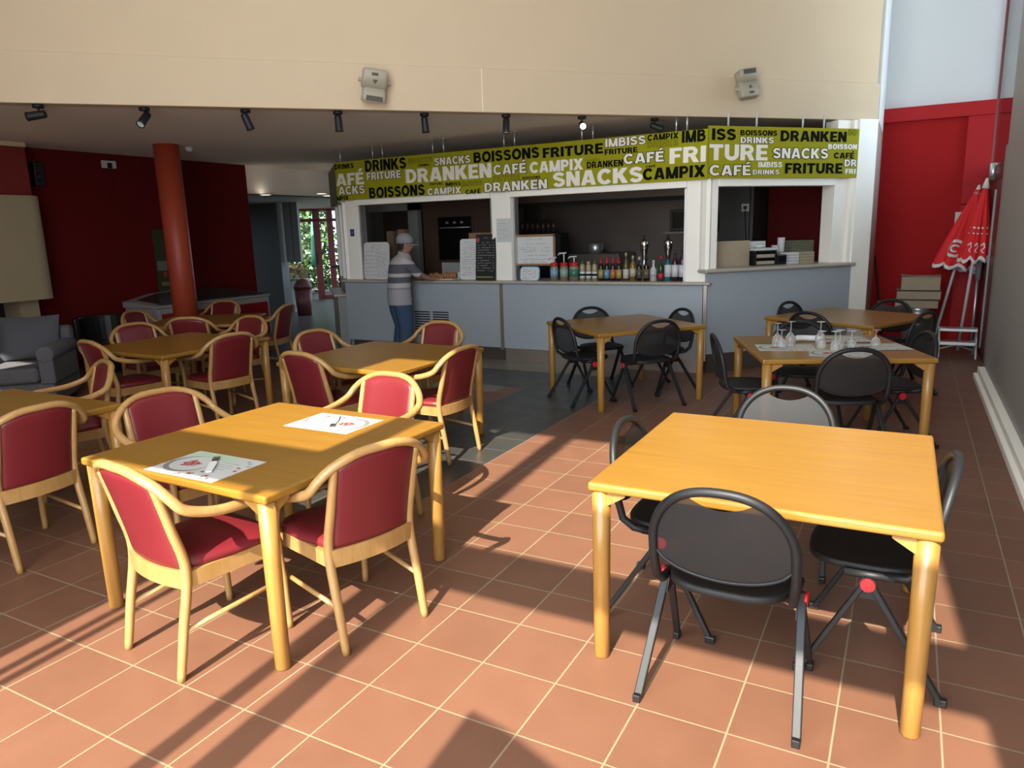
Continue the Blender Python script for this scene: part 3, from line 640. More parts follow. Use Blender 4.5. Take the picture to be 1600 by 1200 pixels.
# right-hand hatch contents
struct(MB().box(.05, .06 + .04, 8.9, 10.2, 0, ZC).build('wall_kitchen_divider', 'darkgrey'))
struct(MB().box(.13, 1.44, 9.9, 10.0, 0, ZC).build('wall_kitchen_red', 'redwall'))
t = thing('wall_socket', 'white socket with black plug and cable on the dark kiosk wall', 'socket', (.0, 8.88, 1.9)); MB().box(-.05, .05, -.01, .02, -.05, .05).build('plate', 'foam', t)
MB().box(-.02, .02, -.04, -.01, -.02, .02).tube([(0, -.03, 0), (.01, -.03, -.2), (.03, -.03, -.45)], .006, 6).build('cable', 'black', t)
struct(MB().box(-.35, .06, 8.9, 9.0, 0, ZC).build('wall_kitchen_grey', 'darkgrey'))
def hatch(name, label, cat, s, o, z=1.19, rz=0):
    p = kpt(s, o); t = thing(name, label, cat, (p.x, p.y, z), math.atan2(kd.y, kd.x) + rz); return t
t = hatch('screen_panel', 'flat beige steel screen standing on the raised counter', 'panel', .50, -.30)
MB().box(-.34, .30, -.012, .012, 0, .30).build('sheet', 'card', t, bevel=.004)
t = hatch('paper_tray', 'black wire letter tray with papers on the raised counter', 'tray', .98, -.34)
for z in (0, .08, .16): MB().box(-.15, .16, -.12, .12, z, z + .012).build('shelf', 'blackplastic', t)
MB().box(-.15, -.13, -.12, .12, 0, .19).box(.14, .16, -.12, .12, 0, .19).build('frame', 'blackplastic', t)
MB().box(-.13, .14, -.11, .11, .012, .05).box(-.13, .14, -.11, .11, .092, .13).build('paper_stack', 'card', t)
t = hatch('plate_stack', 'white trays and dishes stacked on top of the letter tray', 'plates', .98, -.34, 1.364)
MB().box(-.17, .18, -.13, .13, 0, .03).build('tray', 'foam', t, bevel=.01); MB().lathe([(.05, .03), (.07, .045), (.075, .06), (.03, .075)], -.02, -.02, 0, 16).build('dish', 'paper', t)
MB().box(-.14, .1, .02, .12, .03, .11).build('box', 'foam', t)
t = hatch('card_reader', 'black payment terminal on raised counter between trays and foam boxes', 'terminal', 1.22, -.28)
MB().box(-.07, .07, -.06, .06, 0, .12).build('body', 'blackplastic', t, bevel=.01); MB().box(-.05, .05, -.065, -.055, .03, .1).build('screen', 'ovenblack', t)
for i, (s, h) in enumerate(((1.27, .10), (1.36, .18))):
    t = hatch('cup_stack', ['shorter stack of white foam cups on the foam boxes', 'taller stack of white foam cups on the foam boxes'][i], 'cups', s, -.42, 1.33, 0)
    pr = []
    for k in range(int(h / .018)): pr += [(.042, k * .018), (.046, k * .018 + .014), (.04, k * .018 + .015)]
    MB().lathe(pr, seg=16).build('cups', 'foam', t)
for i, (s, w, h) in enumerate(((1.40, .28, .14), (1.66, .22, .14))):
    t = hatch('foam_boxes' if i == 0 else 'paper_bag_stack', ['stack of white takeaway foam boxes under the cups', 'stack of brown paper bags at the end of raised counter'][i], 'boxes', s, -.40)
    b = MB()
    for k in range(4): b.box(-w / 2, w / 2, -.1, .1, k * h / 4, (k + .9) * h / 4)
    b.build('boxes' if i == 0 else 'bags', 'foam' if i == 0 else 'card', t)
t = hatch('egg_tray_stack', 'stack of grey green egg trays behind the foam cups', 'trays', 1.58, -.42, 1.33)
b = MB()
for k in range(7): b.box(-.17 + .006 * (k % 3), .17 + .006 * (k % 2), -.12, .12, k * .02, k * .02 + .014)
b.build('trays', 'egg', t)

# ------------------------------------------------------------------ on the bar
WT = 1.048
def scribble(mb, x0, x1, z, h, seed, y=0, w=.004):
    r = random.Random(seed); x = x0; pts = []
    while x < x1:
        pts.append((x, z + r.uniform(-h, h))); x += r.uniform(.006, .014)
        if r.random() < .16 or x >= x1:
            for a, b in zip(pts, pts[1:]):
                mb.add([(a[0], y, a[1] - w / 2), (b[0], y, b[1] - w / 2), (b[0], y, b[1] + w / 2), (a[0], y, a[1] + w / 2)], [(0, 1, 2, 3)])
            pts = []; x += .012
def rrect(x0, x1, z0, z1, r, n=5):
    out = []
    for cx, cz, a0 in ((x1 - r, z1 - r, 0), (x0 + r, z1 - r, PI / 2), (x0 + r, z0 + r, PI), (x1 - r, z0 + r, 1.5 * PI)):
        for k in range(n + 1): a = a0 + PI / 2 * k / n; out.append((cx + r * math.cos(a), cz + r * math.sin(a)))
    return out
def board(name, label, x, y, w, h, r, m, rz=0, tilt=.08, ink=(), th=.012, edge=None):
    t = thing(name, label, 'board', (x, y, WT), rz)
    mt = Matrix.Rotation(-tilt, 4, 'X') @ Matrix.Rotation(PI / 2, 4, 'X')      # leans back against what stands behind
    if edge: MB().prism(rrect(-w / 2 - .012, w / 2 + .012, 0, h + .012, r + .01), -th * .7, th * .5, mt).build('border', edge, t)
    MB().prism(rrect(-w / 2, w / 2, .004, h, r), -th / 2 - .002, th, mt).build('face', m, t)
    T = Matrix.Rotation(-tilt, 4, 'X')
    for col, rows in ink:
        b = MB()
        for k, (x0, x1, z, hh) in enumerate(rows): scribble(b, x0 * w, x1 * w, z * h, hh, k + int(x * 91), 0)
        b.v = [tuple(T @ Vector((p[0], -th - .003, p[2]))) for p in b.v]
        b.build('handwriting', col, t)
    return t
board('menu_board', 'white rounded menu board with red and black handwriting left of the person', -4.735, 6.83, .45, .53, .05, 'paper', ink=(
    ('redink', [(-.2, .25, .92, .014), (-.28, .32, .87, .014)] + [(-.46, -.1, .75 - .105 * k, .007) for k in range(7)]),
    ('blueink', [(-.25, .2, .81, .008)] + [(-.08 + .1 * (k % 2), .44, .73 - .05 * k, .007) for k in range(14)])))
board('menu_board', 'narrow white rounded menu board beside the chalkboard', -3.19, 6.85, .26, .545, .04, 'paper', rz=.1, ink=(
    ('redink', [(-.1, .38, .84, .007), (-.4, .1, .3, .007), (-.4, .0, .12, .01)]), ('blueink', [(-.25, .28, .92, .008)] + [(-.4, .42, .78 - .055 * k, .006) for k in range(13)])))
t = board('chalkboard', 'black chalkboard menu leaning on the post beside white menu board', -2.905, 6.805, .31, .60, .006, 'chalkboard', rz=-.05, ink=(
    ('chalk', [(-.1, .4, .92, .006)] + [(-.42, .2 + .1 * (k % 3), .82 - .055 * k, .005) for k in range(12)] + [(.36, .46, .82 - .055 * k, .004) for k in range(11)]),))
MB().lathe([(.028, 0), (.028, .006)], -.09, -.013, .53, 16, mtx=Matrix.Rotation(PI / 2, 4, 'X')).build('badge', 'redink', t)
MB().box(-.14, .12, -.016, -.012, .04, .052).build('yellow_rule', mat('yellow_chalk', (.5, .42, .08), .8), t)
# paper on the post, blue sticker
t = thing('paper_notice', 'white printed paper notice fixed to the middle white post', 'notice', (-2.625, FY + .078, 1.69))
MB().box(-.105, .105, -.003, .001, -.15, .15).build('sheet', 'paper', t); b = MB()
scribble(b, -.03, .03, .12, .006, 3, -.004, .003)
for k in range(10): scribble(b, -.09, .09, .085 - k * .022, .002, k, -.004, .003)
b.build('print', 'greyprint', t)
t = thing('blue_sticker', 'small dark blue square sticker on the kiosk corner post', 'sticker', (-5.15, FY + .098, 1.72))
MB().box(-.035, .035, -.003, .002, -.05, .05).build('sheet', 'bluesign', t)
MB().box(-.012, .012, -.005, -.003, -.02, .022).box(-.016, .016, -.005, -.003, -.02, -.014).build('symbol', mat('sticker_pale', (.25, .3, .45), .5), t)
# whiteboard with wooden frame
t = thing('whiteboard', 'white board in wooden frame with handwriting standing on bar by the post', 'board', (-2.235, 6.94, WT))
MB().box(-.265, .265, -.01, .01, .20, .555).build('face', 'paper', t)
MB().box(-.285, -.258, -.015, .015, 0, .575).box(.258, .285, -.015, .015, 0, .575).box(-.285, .285, -.015, .015, .55, .58).box(-.285, .285, -.015, .015, .185, .212).build('frame', 'frame', t, bevel=.003)
b = MB(); scribble(b, -.12, .16, .52, .010, 1, -.0115, .004); scribble(b, -.14, .15, .46, .009, 2, -.0115, .004)
for k, z in enumerate((.415, .39, .365, .265)): scribble(b, -.24, .02 + .12 * (k == 3), z, .007, 5 + k, -.0115, .004); scribble(b, .10, .22, z, .006, 15 + k, -.0115, .004)
scribble(b, -.2, .2, .315, .004, 31, -.0115); scribble(b, -.18, .2, .23, .004, 32, -.0115); b.build('handwriting', 'blueink', t)
board('price_sign', 'small blue edged price sign in front of the framed whiteboard', -2.265, 6.82, .26, .17, .04, 'paper', tilt=.15, th=.006, edge='blueframe', ink=(
    ('blueink', [(-.38, -.05, .86, .009), (.08, .4, .86, .009), (-.4, .1, .68, .009), (.2, .4, .68, .009), (-.4, .4, .5, .009), (-.35, -.1, .32, .008), (.15, .4, .32, .008), (-.38, 0, .15, .009), (.2, .35, .15, .009)]),))
# sauce jars and bottles
def bottle(name, label, x, y, parts, cat='bottle', group=None):
    t = thing(name, label, cat, (x, y, WT), 0, group)
    for pn, prof, m in parts: MB().lathe(prof, seg=16).build(pn, m, t)
    return t
def cmat(n, c, r=.3, s=.5): return mat(n, c, r, spec=s)
sauce = cmat('cream_sauce', (.45, .36, .22)); lidred = M['redplastic']
def pump(x, lab, h, r, labcol):
    t = bottle('pump_jar', lab, x, 6.92, [('jar', [(r, 0), (r, .15), (r * .85, .185)], cmat('jar_sauce', (.30, .25, .17))), ('label_wrap', [(r + .001, .05), (r + .001, .14)], cmat('jar_label', labcol)), ('lid', [(r * .95, .185), (r * .95, .215), (r * .6, .225)], lidred)], 'jar')
    MB().tube([(0, 0, .22), (0, 0, h - .02)], .009, 8).tube([(.035, 0, h - .012), (-.06, -.01, h - .018), (-.075, -.01, h - .04)], .009, 8).build('pump', 'foam', t)
    return t
pump(-1.96, 'pump jar with blue label beside the whiteboard', .30, .052, (.25, .45, .62)); pump(-1.823, 'pump jar with pale green label, tallest pump of the three', .355, .054, (.35, .50, .38)); pump(-1.684, 'pump jar with dark green label beside the squeeze bottles', .31, .064, (.05, .22, .14))
for i, (x, top) in enumerate(((-1.572, .29), (-1.49, .24), (-1.409, .29))):
    ps = [('body', [(.034, 0), (.034, .17), (.024, .205)], sauce), ('label_wrap', [(.035, .03), (.035, .11)], M['paper']), ('mark', [(.0355, .06), (.0355, .085)], M['ink'])]
    ps.append(('cap', [(.024, .205), (.022, .225), (.008, .24), (.004, top)], cmat('green_cap', (.02, .13, .06))) if top > .25 else ('cap', [(.024, .205), (.022, .235)], cmat('cream_cap', (.5, .42, .28))))
    bottle('squeeze_bottle', ['cream sauce bottle with green nozzle beside the dark green pump jar', 'cream sauce bottle with flat cap between two green nozzled ones', 'cream sauce bottle with green nozzle beside the black ketchup bottles'][i], x, 6.92, ps, group='cream sauce bottles')
for i, (x, c) in enumerate(((-1.326, (.42, .33, .08)), (-1.248, (.15, .38, .55)), (-1.17, (.55, .20, .05)), (-1.093, (.50, .36, .10)))):
    bottle('sauce_bottle', ['dark sauce bottle with red nozzle and olive label', 'dark sauce bottle with red nozzle and light blue label', 'dark sauce bottle with red nozzle and orange label', 'dark sauce bottle with red nozzle and yellow label'][i], x, 6.92,
           [('body', [(.034, 0), (.034, .17), (.022, .21)], cmat('dark_sauce', (.03, .012, .01))), ('label_wrap', [(.035, .03), (.035, .135)], cmat('sauce_label', c)), ('cap', [(.022, .21), (.02, .225), (.009, .24), (.004, .295)], lidred)], group='red capped sauce bottles')
def liquor(x, lab, h, r, gcol, lcol, ccol, sh=.55, lz=(.03, .14), nk=.012):
    z = h
    bottle('liquor_bottle', lab, x, 6.93, [('body', [(r, 0), (r, z * sh), (r * .8, z * (sh + .08)), (nk, z * (sh + .2)), (nk, z * .9)], cmat('bottle_glass', gcol, .1)), ('label_wrap', [(r + .001, lz[0]), (r + .001, lz[1])], cmat('bottle_label', lcol)), ('cap', [(nk + .002, z * .86), (nk + .002, z)], cmat('bottle_cap', ccol))])
liquor(-1.007, 'olive green wine bottle with white label on the bar', .335, .036, (.10, .09, .012), (.7, .66, .6), (.45, .38, .25))
liquor(-.921, 'amber bottle with cream label and cork stopper', .30, .037, (.28, .15, .02), (.6, .52, .36), (.55, .45, .28), .6, (.05, .15))
liquor(-.840, 'short black bottle with dark label beside the amber bottle', .285, .033, (.012, .010, .010), (.10, .10, .10), (.55, .55, .52))
liquor(-.750, 'black bottle with gold crest label between black and white bottles', .29, .036, (.015, .008, .006), (.16, .12, .07), (.02, .02, .02), .6)
liquor(-.664, 'white bottle with tropical picture label on the bar', .245, .041, (.72, .70, .68), (.55, .60, .62), (.75, .75, .72), .5, (.05, .13))
liquor(-.574, 'green bottle with red label and red cap', .29, .036, (.02, .06, .02), (.55, .02, .05), (.65, .02, .05), .55, (.02, .09))
def syrup(x, lab, h, gcol, lcol):
    liquor(x, lab, h, .04, gcol, (.75, .75, .75), (.06, .05, .06), .58, (.05, .19))
    t = bpy.data.objects[-1] if False else None
syrup(-.488, 'turquoise syrup bottle with white label near the corner post', .30, (.01, .22, .27), None)
syrup(-.404, 'dark red syrup bottle with white label left of the last one', .36, (.08, .01, .02), None)
syrup(-.318, 'dark syrup bottle with white label closest to the corner post', .40, (.05, .01, .03), None)
# rear row of condiments left of the hood
for k in range(7):
    bottle('spice_bottle', 'small dark spice bottle on shelf behind the framed whiteboard', -3.35 + .09 * k, 8.75, [('body', [(.035, .58), (.035, .72), (.012, .78)], cmat('spice', (.06, .035, .025)))], group='spice bottles on the kitchen shelf')
t = thing('spice_shelf', 'dark shelf holding spice bottles behind the framed whiteboard', 'shelf', (-3.08, 8.8, 1.6)); MB().box(-.4, .4, -.1, .2, 0, .025).build('board', 'black', t)
MB().box(-.4, .4, -.1, .2, -1.6, 0).build('cabinet', 'black', t)
# food tray, salt, red box
t = thing('pastry_tray', 'paper tray of golden pastries on bar by the person\'s arm', 'food', (-3.72, 6.98, WT))
MB().prism([(-.27, -.10), (.24, -.10), (.27, .13), (-.24, .13)], 0, .012).build('paper', 'paper', t)
rr = random.Random(4)
for k in range(9):
    x = -.2 + .05 * k; MB().loft([ell(x, rr.uniform(-.03, .05), .012, .03, .03, 10), ell(x, .02, .04 + .02 * rr.random(), .035, .04, 10), ell(x + .01, .02, .07 + .03 * rr.random(), .015, .02, 10)]).build('pastry', 'food', t)
t = bottle('salt_shaker', 'small white shaker beside the narrow menu board', -3.38, 6.9, [('body', [(.022, 0), (.020, .09), (.012, .11)], 'foam')], 'shaker')
t = thing('red_dispenser', 'red plastic dispenser half hidden between menu board and person', 'dispenser', (-4.43, 6.98, WT)); MB().box(-.07, .07, -.06, .06, 0, .30).build('body', 'redplastic', t, bevel=.01)
t = thing('jar_with_straws', 'yellow topped jar behind the person\'s shoulder', 'jar', (-4.42, 7.15, WT)); MB().lathe([(.06, 0), (.06, .3), (.05, .42)], seg=16).build('jar', cmat('yellow_jar', (.4, .28, .10)), t)
for i, (x, h, c) in enumerate(((-4.62, .68, (.16, .10, .06)), (-4.42, .70, (.25, .14, .08)))):
    t = thing('storage_box', ['brown tall carton behind the left menu board', 'tan tall carton behind the person\'s cap'][i], 'box', (x - .1, 7.22, WT)); MB().box(-.06, .06, -.05, .05, 0, h).build('carton', cmat('carton', c, .8), t)
t = thing('wood_board', 'thin wooden board lying flat behind the chalkboard', 'board', (-3.15, 7.18, WT)); MB().box(-.2, .35, -.04, .04, 0, .62).build('slab', 'frame', t)
t = thing('drinks_box', 'light grey plastic crate standing behind the narrow menu board', 'crate', (-3.7, 7.2, WT)); MB().box(-.12, .2, -.05, .1, 0, .22).build('crate', 'barside', t)

# ------------------------------------------------------------------ lamps and emergency lights on the bulkhead
def spot(x, y, label, aim, on=False):
    t = thing('ceiling_spotlight', label, 'spotlight', (x, y, 2.85), 0, 'black ceiling spotlights')
    MB().lathe([(.045, -.028), (.045, 0)], seg=16).build('ceiling_rose', 'blackmetal', t)
    MB().tube([(0, 0, -.025), (0, 0, -.085)], .008, 8).build('stem', 'blackmetal', t)
    d = Vector(aim).normalized(); q = d.to_track_quat('Z', 'Y').to_matrix().to_4x4(); c = Vector((0, 0, -.085))
    mt = Matrix.Translation(c - d * .03) @ q
    MB().lathe([(.030, -.02), (.034, 0), (.036, .11), (.040, .13), (.034, .13), (.032, .11)], seg=16, mtx=mt).build('shade', 'blackmetal', t)
    MB().lathe([(.031, .118), (.031, .124)], seg=16, mtx=mt).build('bulb', 'lampon' if on else 'lampoff', t)
AIMS = [(-.8, -.6, -.15), (.15, -.75, -.75), (.25, .25, -1), (.05, .0, -1), (.05, .05, -1), (.10, -.22, -1), (.50, -.83, -.30), (.8, .35, -.35)]
LBL = ['black spotlight turned sideways nearest the chimney', 'black spotlight tilted forward with white bulb face above the red wall', 'black spotlight pointing down above the red column', 'black spotlight hanging straight beneath the left emergency light', 'black spotlight hanging straight between left emergency light and the word boissons', 'black spotlight pointing down above the word boissons', 'black spotlight with glowing warm bulb facing the room', 'black spotlight turned sideways above the word imbiss']
for (x, y), a, l in zip(((-4.615, 2.286), (-4.085, 2.91), (-3.485, 3.518), (-2.904, 4.121), (-2.323, 4.735), (-1.719, 5.325), (-1.143, 5.954), (-.552, 6.607)), AIMS, LBL):
    p = Vector((x, y, 0)) + bn * .035; spot(p.x, p.y, l, a, 'glowing' in l)
def emergency(x, y, z, flip, label):
    ang = math.atan2(bd.y, bd.x)
    t = thing('emergency_light', label, 'light', (x, y, z), ang, 'beige emergency lights')
    R = Matrix.Rotation(.12 if not flip else -.14, 4, 'Y') @ (Matrix.Rotation(PI, 4, 'Y') if flip else Matrix.Identity(4)) @ Matrix.Rotation(.25, 4, 'X')
    C = Matrix.Translation((0, -.09, 0)) @ R
    b = MB().loft([[C @ v for v in ell(0, 0, .13, .10, .045, 24, 5)], [C @ v for v in ell(0, 0, .11, .115, .055, 24, 5)], [C @ v for v in ell(0, 0, -.04, .12, .06, 24, 5)]])
    b.build('housing', 'beige', t)
    MB().loft([[C @ v for v in ell(0, -.01, -.035, .105, .055, 24, 4)], [C @ v for v in ell(0, -.03, -.10, .11, .075, 24, 4)], [C @ v for v in ell(0, -.035, -.155, .115, .08, 24, 5)]]).build('lamp_head', 'beige', t)
    MB().add([C @ Vector(p) for p in ((-.075, -.105, -.10), (.075, -.105, -.10), (.078, -.118, -.145), (-.078, -.118, -.145))], [(0, 1, 2, 3)]).build('lamp_window', 'slot', t)
    MB().add([C @ Vector(p) for p in ((-.025, -.062, .04), (.025, -.062, .04), (.0, -.062, -.0))], [(0, 1, 2)]).add([C @ Vector(p) for p in ((-.035, -.058, .10), (.025, -.058, .10), (.025, -.058, .075), (-.035, -.058, .075))], [(0, 1, 2, 3)]).build('mark', 'slot', t)
    MB().tube([C @ Vector((-.15, 0, .02)), C @ Vector((.15, 0, .02))], .018, 10).build('knob', 'beige', t)
    MB().box(-.03, .03, -.06, 0, -.04, .04).build('bracket', 'beige', t)
emergency(-2.61, 4.307, 3.07, False, 'beige twin-spot emergency light with its lamp head pointing down'); emergency(.232, 7.227, 3.16, True, 'beige emergency light with its lamp head pointing up')

# ------------------------------------------------------------------ tables
TH = .738; TL = 1.172
def make_table(loc, rz, label, L=TL):
    t = thing('dining_table', label, 'table', loc, rz, 'square wooden dining tables')
    h = L / 2
    MB().box(-h, h, -h, h, TH - .036, TH).build('tabletop', 'table', t, bevel=.011, bseg=3)
    for sx, sy in ((-1, -1), (1, -1), (1, 1), (-1, 1)):
        cx, cy = sx * (h - .042), sy * (h - .042); b = MB()
        b.lathe([(.026, 0), (.031, .006), (.034, .45), (.036, TH - .037)], cx, cy, 0, 18)
        # wedge shaped shoulders under the top
        for ax in (0, 1):
            d = Vector((-sx, 0, 0)) if ax == 0 else Vector((0, -sy, 0)); n = Vector((0, 1, 0)) if ax == 0 else Vector((1, 0, 0)); c = Vector((cx, cy, 0))
            P = [c + n * s * .018 + d * a + Vector((0, 0, z)) for s in (-1, 1) for a, z in ((.02, TH - .037), (.10, TH - .037), (.10, TH - .050), (.02, TH - .10))]
            b.add(P, [(0, 1, 2, 3), (7, 6, 5, 4), (0, 4, 5, 1), (1, 5, 6, 2), (2, 6, 7, 3), (3, 7, 4, 0)])
        b.build('leg', 'leg', t)
    return t
T_RT = make_table((1.58, 1.435, 0), .006, 'sunlit empty wooden table surrounded by four black folding chairs')
TG = 'square wooden dining tables'
dup(T_RT, (-.601, .813, 0), -.02, 'wooden table laid with two paper placemats')
dup(T_RT, (-1.645, 2.994, 0), -.025, 'bare wooden table with burgundy chairs in front of the person at the bar')
dup(T_RT, (-4.0, 2.90, 0), -.015, 'bare wooden table with burgundy chairs in shade in front of the red column')
dup(T_RT, (-5.40, 4.36, 0), .59, 'wooden table with burgundy chairs beside the ice cream freezer')
dup(T_RT, (-2.652, .449, 0), 0, 'wooden table cut by the left frame edge')
dup(T_RT, (-.486, 5.379, 0), -.705, 'bare wooden table with black folding chairs in front of the bottles')
dup(T_RT, (1.483, 4.46, 0), .375, 'wooden table set with upturned wine glasses')
dup(T_RT, (1.514, 6.53, 0), -.47, 'bare wooden table beside the white post and cardboard stack')

# ------------------------------------------------------------------ burgundy armchairs
def make_armchair(loc, rz, label):
    t = thing('wooden_armchair', label, 'chair', loc, rz, 'burgundy wooden armchairs')
    def post_y(z):
        return -.27 + .075 * min(1, z / .43) if z < .43 else -.195 - .095 * ((z - .43) / .40) ** 1.2
    half = [(0, -.312, .848), (.08, -.309, .846), (.15, -.300, .830), (.215, -.275, .795), (.260, -.250, .750), (.284, -.208, .700), (.294, -.09, .664), (.288, .06, .654), (.268, .17, .648), (.243, .218, .630), (.236, .225, .610)]
    hoop = bez([(-x, y, z) for x, y, z in reversed(half)] + half[1:], 5)
    MB().tube(hoop, .0185, 12, flat=1.15).build('hoop_rail', 'beech', t)
    for s in (-1, 1):
        MB().tube(bez([(s * .205, post_y(0), 0), (s * .205, post_y(.2), .2), (s * .203, post_y(.43), .43), (s * .200, post_y(.62), .62), (s * .198, post_y(.79), .80)], 5), [.016] + [.0165 + .0035 * math.sin(PI * k / 20) for k in range(1, 21)], 12).build('leg', 'beech', t)
        MB().tube(bez([(s * .228, .222, 0), (s * .225, .215, .22), (s * .218, .205, .42), (s * .224, .212, .54), (s * .236, .225, .615)], 5), [.0155 + .004 * (k / 20) for k in range(21)], 12).build('leg', 'beech', t)
        MB().tube([(s * .226, .214, .235), (s * .205, post_y(.20), .195)], .0105, 10).build('stretcher', 'beech', t)
    # apron
    b = MB().bar((-.205, .200, .395), (.205, .200, .395), .022, .065).bar((-.212, .205, .395), (-.203, -.20, .395), .022, .065).bar((.212, .205, .395), (.203, -.20, .395), .022, .065)
    n = 10
    for k in range(n):
        u0, u1 = -1 + 2 * k / n, -1 + 2 * (k + 1) / n
        b.bar((.2 * u0, -.205 - .03 * (1 - u0 * u0), .400), (.2 * u1, -.205 - .03 * (1 - u1 * u1), .400), .02, .075)
    b.build('seat_rail', 'beech', t)
    def seat_ring(z, k): return [Vector((p.x * (1.0 if p.y > 0 else .92), p.y, p.z)) for p in ell(0, .008, z, .225 * k, .222 * k, 36, 4.5)]
    MB().loft([seat_ring(.425, .96), seat_ring(.432, 1.0), seat_ring(.448, 1.0), seat_ring(.462, .96), seat_ring(.470, .84), seat_ring(.474, .5), seat_ring(.475, .05)]).build('seat', 'burgundy', t)
    # upholstered back panel
    def zt(x):
        x = abs(x); pts = half
        for (a, _, za), (b_, _, zb) in zip(pts, pts[1:]):
            if a <= x <= b_: return za + (zb - za) * (x - a) / (b_ - a)
        return .8
    def surf(off):
        def fn(u, v):
            x = (2 * u - 1) * .190; top = zt(x) - .012; z = .43 + (top - .43) * v
            e = min(1, min(u, 1 - u) * 9, min(v, 1 - v) * 9 + .3)
            return (x, post_y(z) - .028 * (1 - (2 * u - 1) ** 2) * (1 - .3 * v) + off * (.35 + .65 * e) , z)
        return fn
    b = MB().grid(surf(.020), 14, 14).grid(surf(-.016), 14, 14, flip=True)
    m = 15
    idx = [i for i in range(m)] + [m * j + 14 for j in range(1, m)] + [m * 14 + i for i in reversed(range(14))] + [m * j for j in reversed(range(1, 14))]
    off = m * m
    for a, c in zip(idx, idx[1:] + idx[:1]): b.f.append((a, c, off + c, off + a)); b.smooth.append(True)
    b.build('backrest', 'burgundy', t)
    return t
def facing(deg): return math.radians(deg)
A0 = make_armchair((-.525, .31, 0), facing(-8), 'burgundy armchair at front edge of placemat table, back to the viewer, table leg beside it')
def arm(x, y, deg, label): dup(A0, (x, y, 0), facing(deg), label)
arm(-.10, .71, 74, 'burgundy armchair at corner side of placemat table by the open tiled aisle')
arm(-1.36, .93, -100, 'burgundy armchair behind placemat table with triangle of shade across its back')
arm(-.72, 1.56, 176, 'brightly sunlit burgundy armchair on the far side of the placemat table')
arm(-2.235, .475, 92, 'burgundy armchair cut by the left picture edge, back to the viewer')
arm(-3.06, 1.24, 160, 'burgundy armchair on far side of the frame-cut table, by the grey sofa')
arm(-1.84, 2.59, -6, 'shaded burgundy armchair just behind the sunlit one, back to the viewer')
arm(-2.36, 3.26, -93, 'burgundy armchair on the passage side of the table before the person')
arm(-1.87, 3.86, 177, 'burgundy armchair right in front of the bar vent grille')
arm(-1.13, 2.92, 88, 'burgundy armchair on the slate strip with sun on its seat')
arm(-4.14, 2.455, -8, 'burgundy armchair beside the grey sofa arm, back to the viewer')
arm(-4.70, 3.12, -95, 'shaded burgundy armchair facing right, just in front of the black tub chair')
arm(-4.24, 3.72, 178, 'burgundy armchair facing the viewer at far side of the shaded table')
arm(-3.55, 2.95, 82, 'burgundy armchair at the shaded table with its back to the aisle')
arm(-5.05, 3.98, 30, 'burgundy armchair just in front of the red column, back to the viewer')
arm(-6.02, 4.14, -70, 'burgundy armchair beside the freezer, only its hoop and back showing')
arm(-6.20, 5.10, 190, 'burgundy armchair directly in front of the freezer glass')
arm(-5.14, 5.06, 110, 'burgundy armchair seen edge-on beside the dark passage')

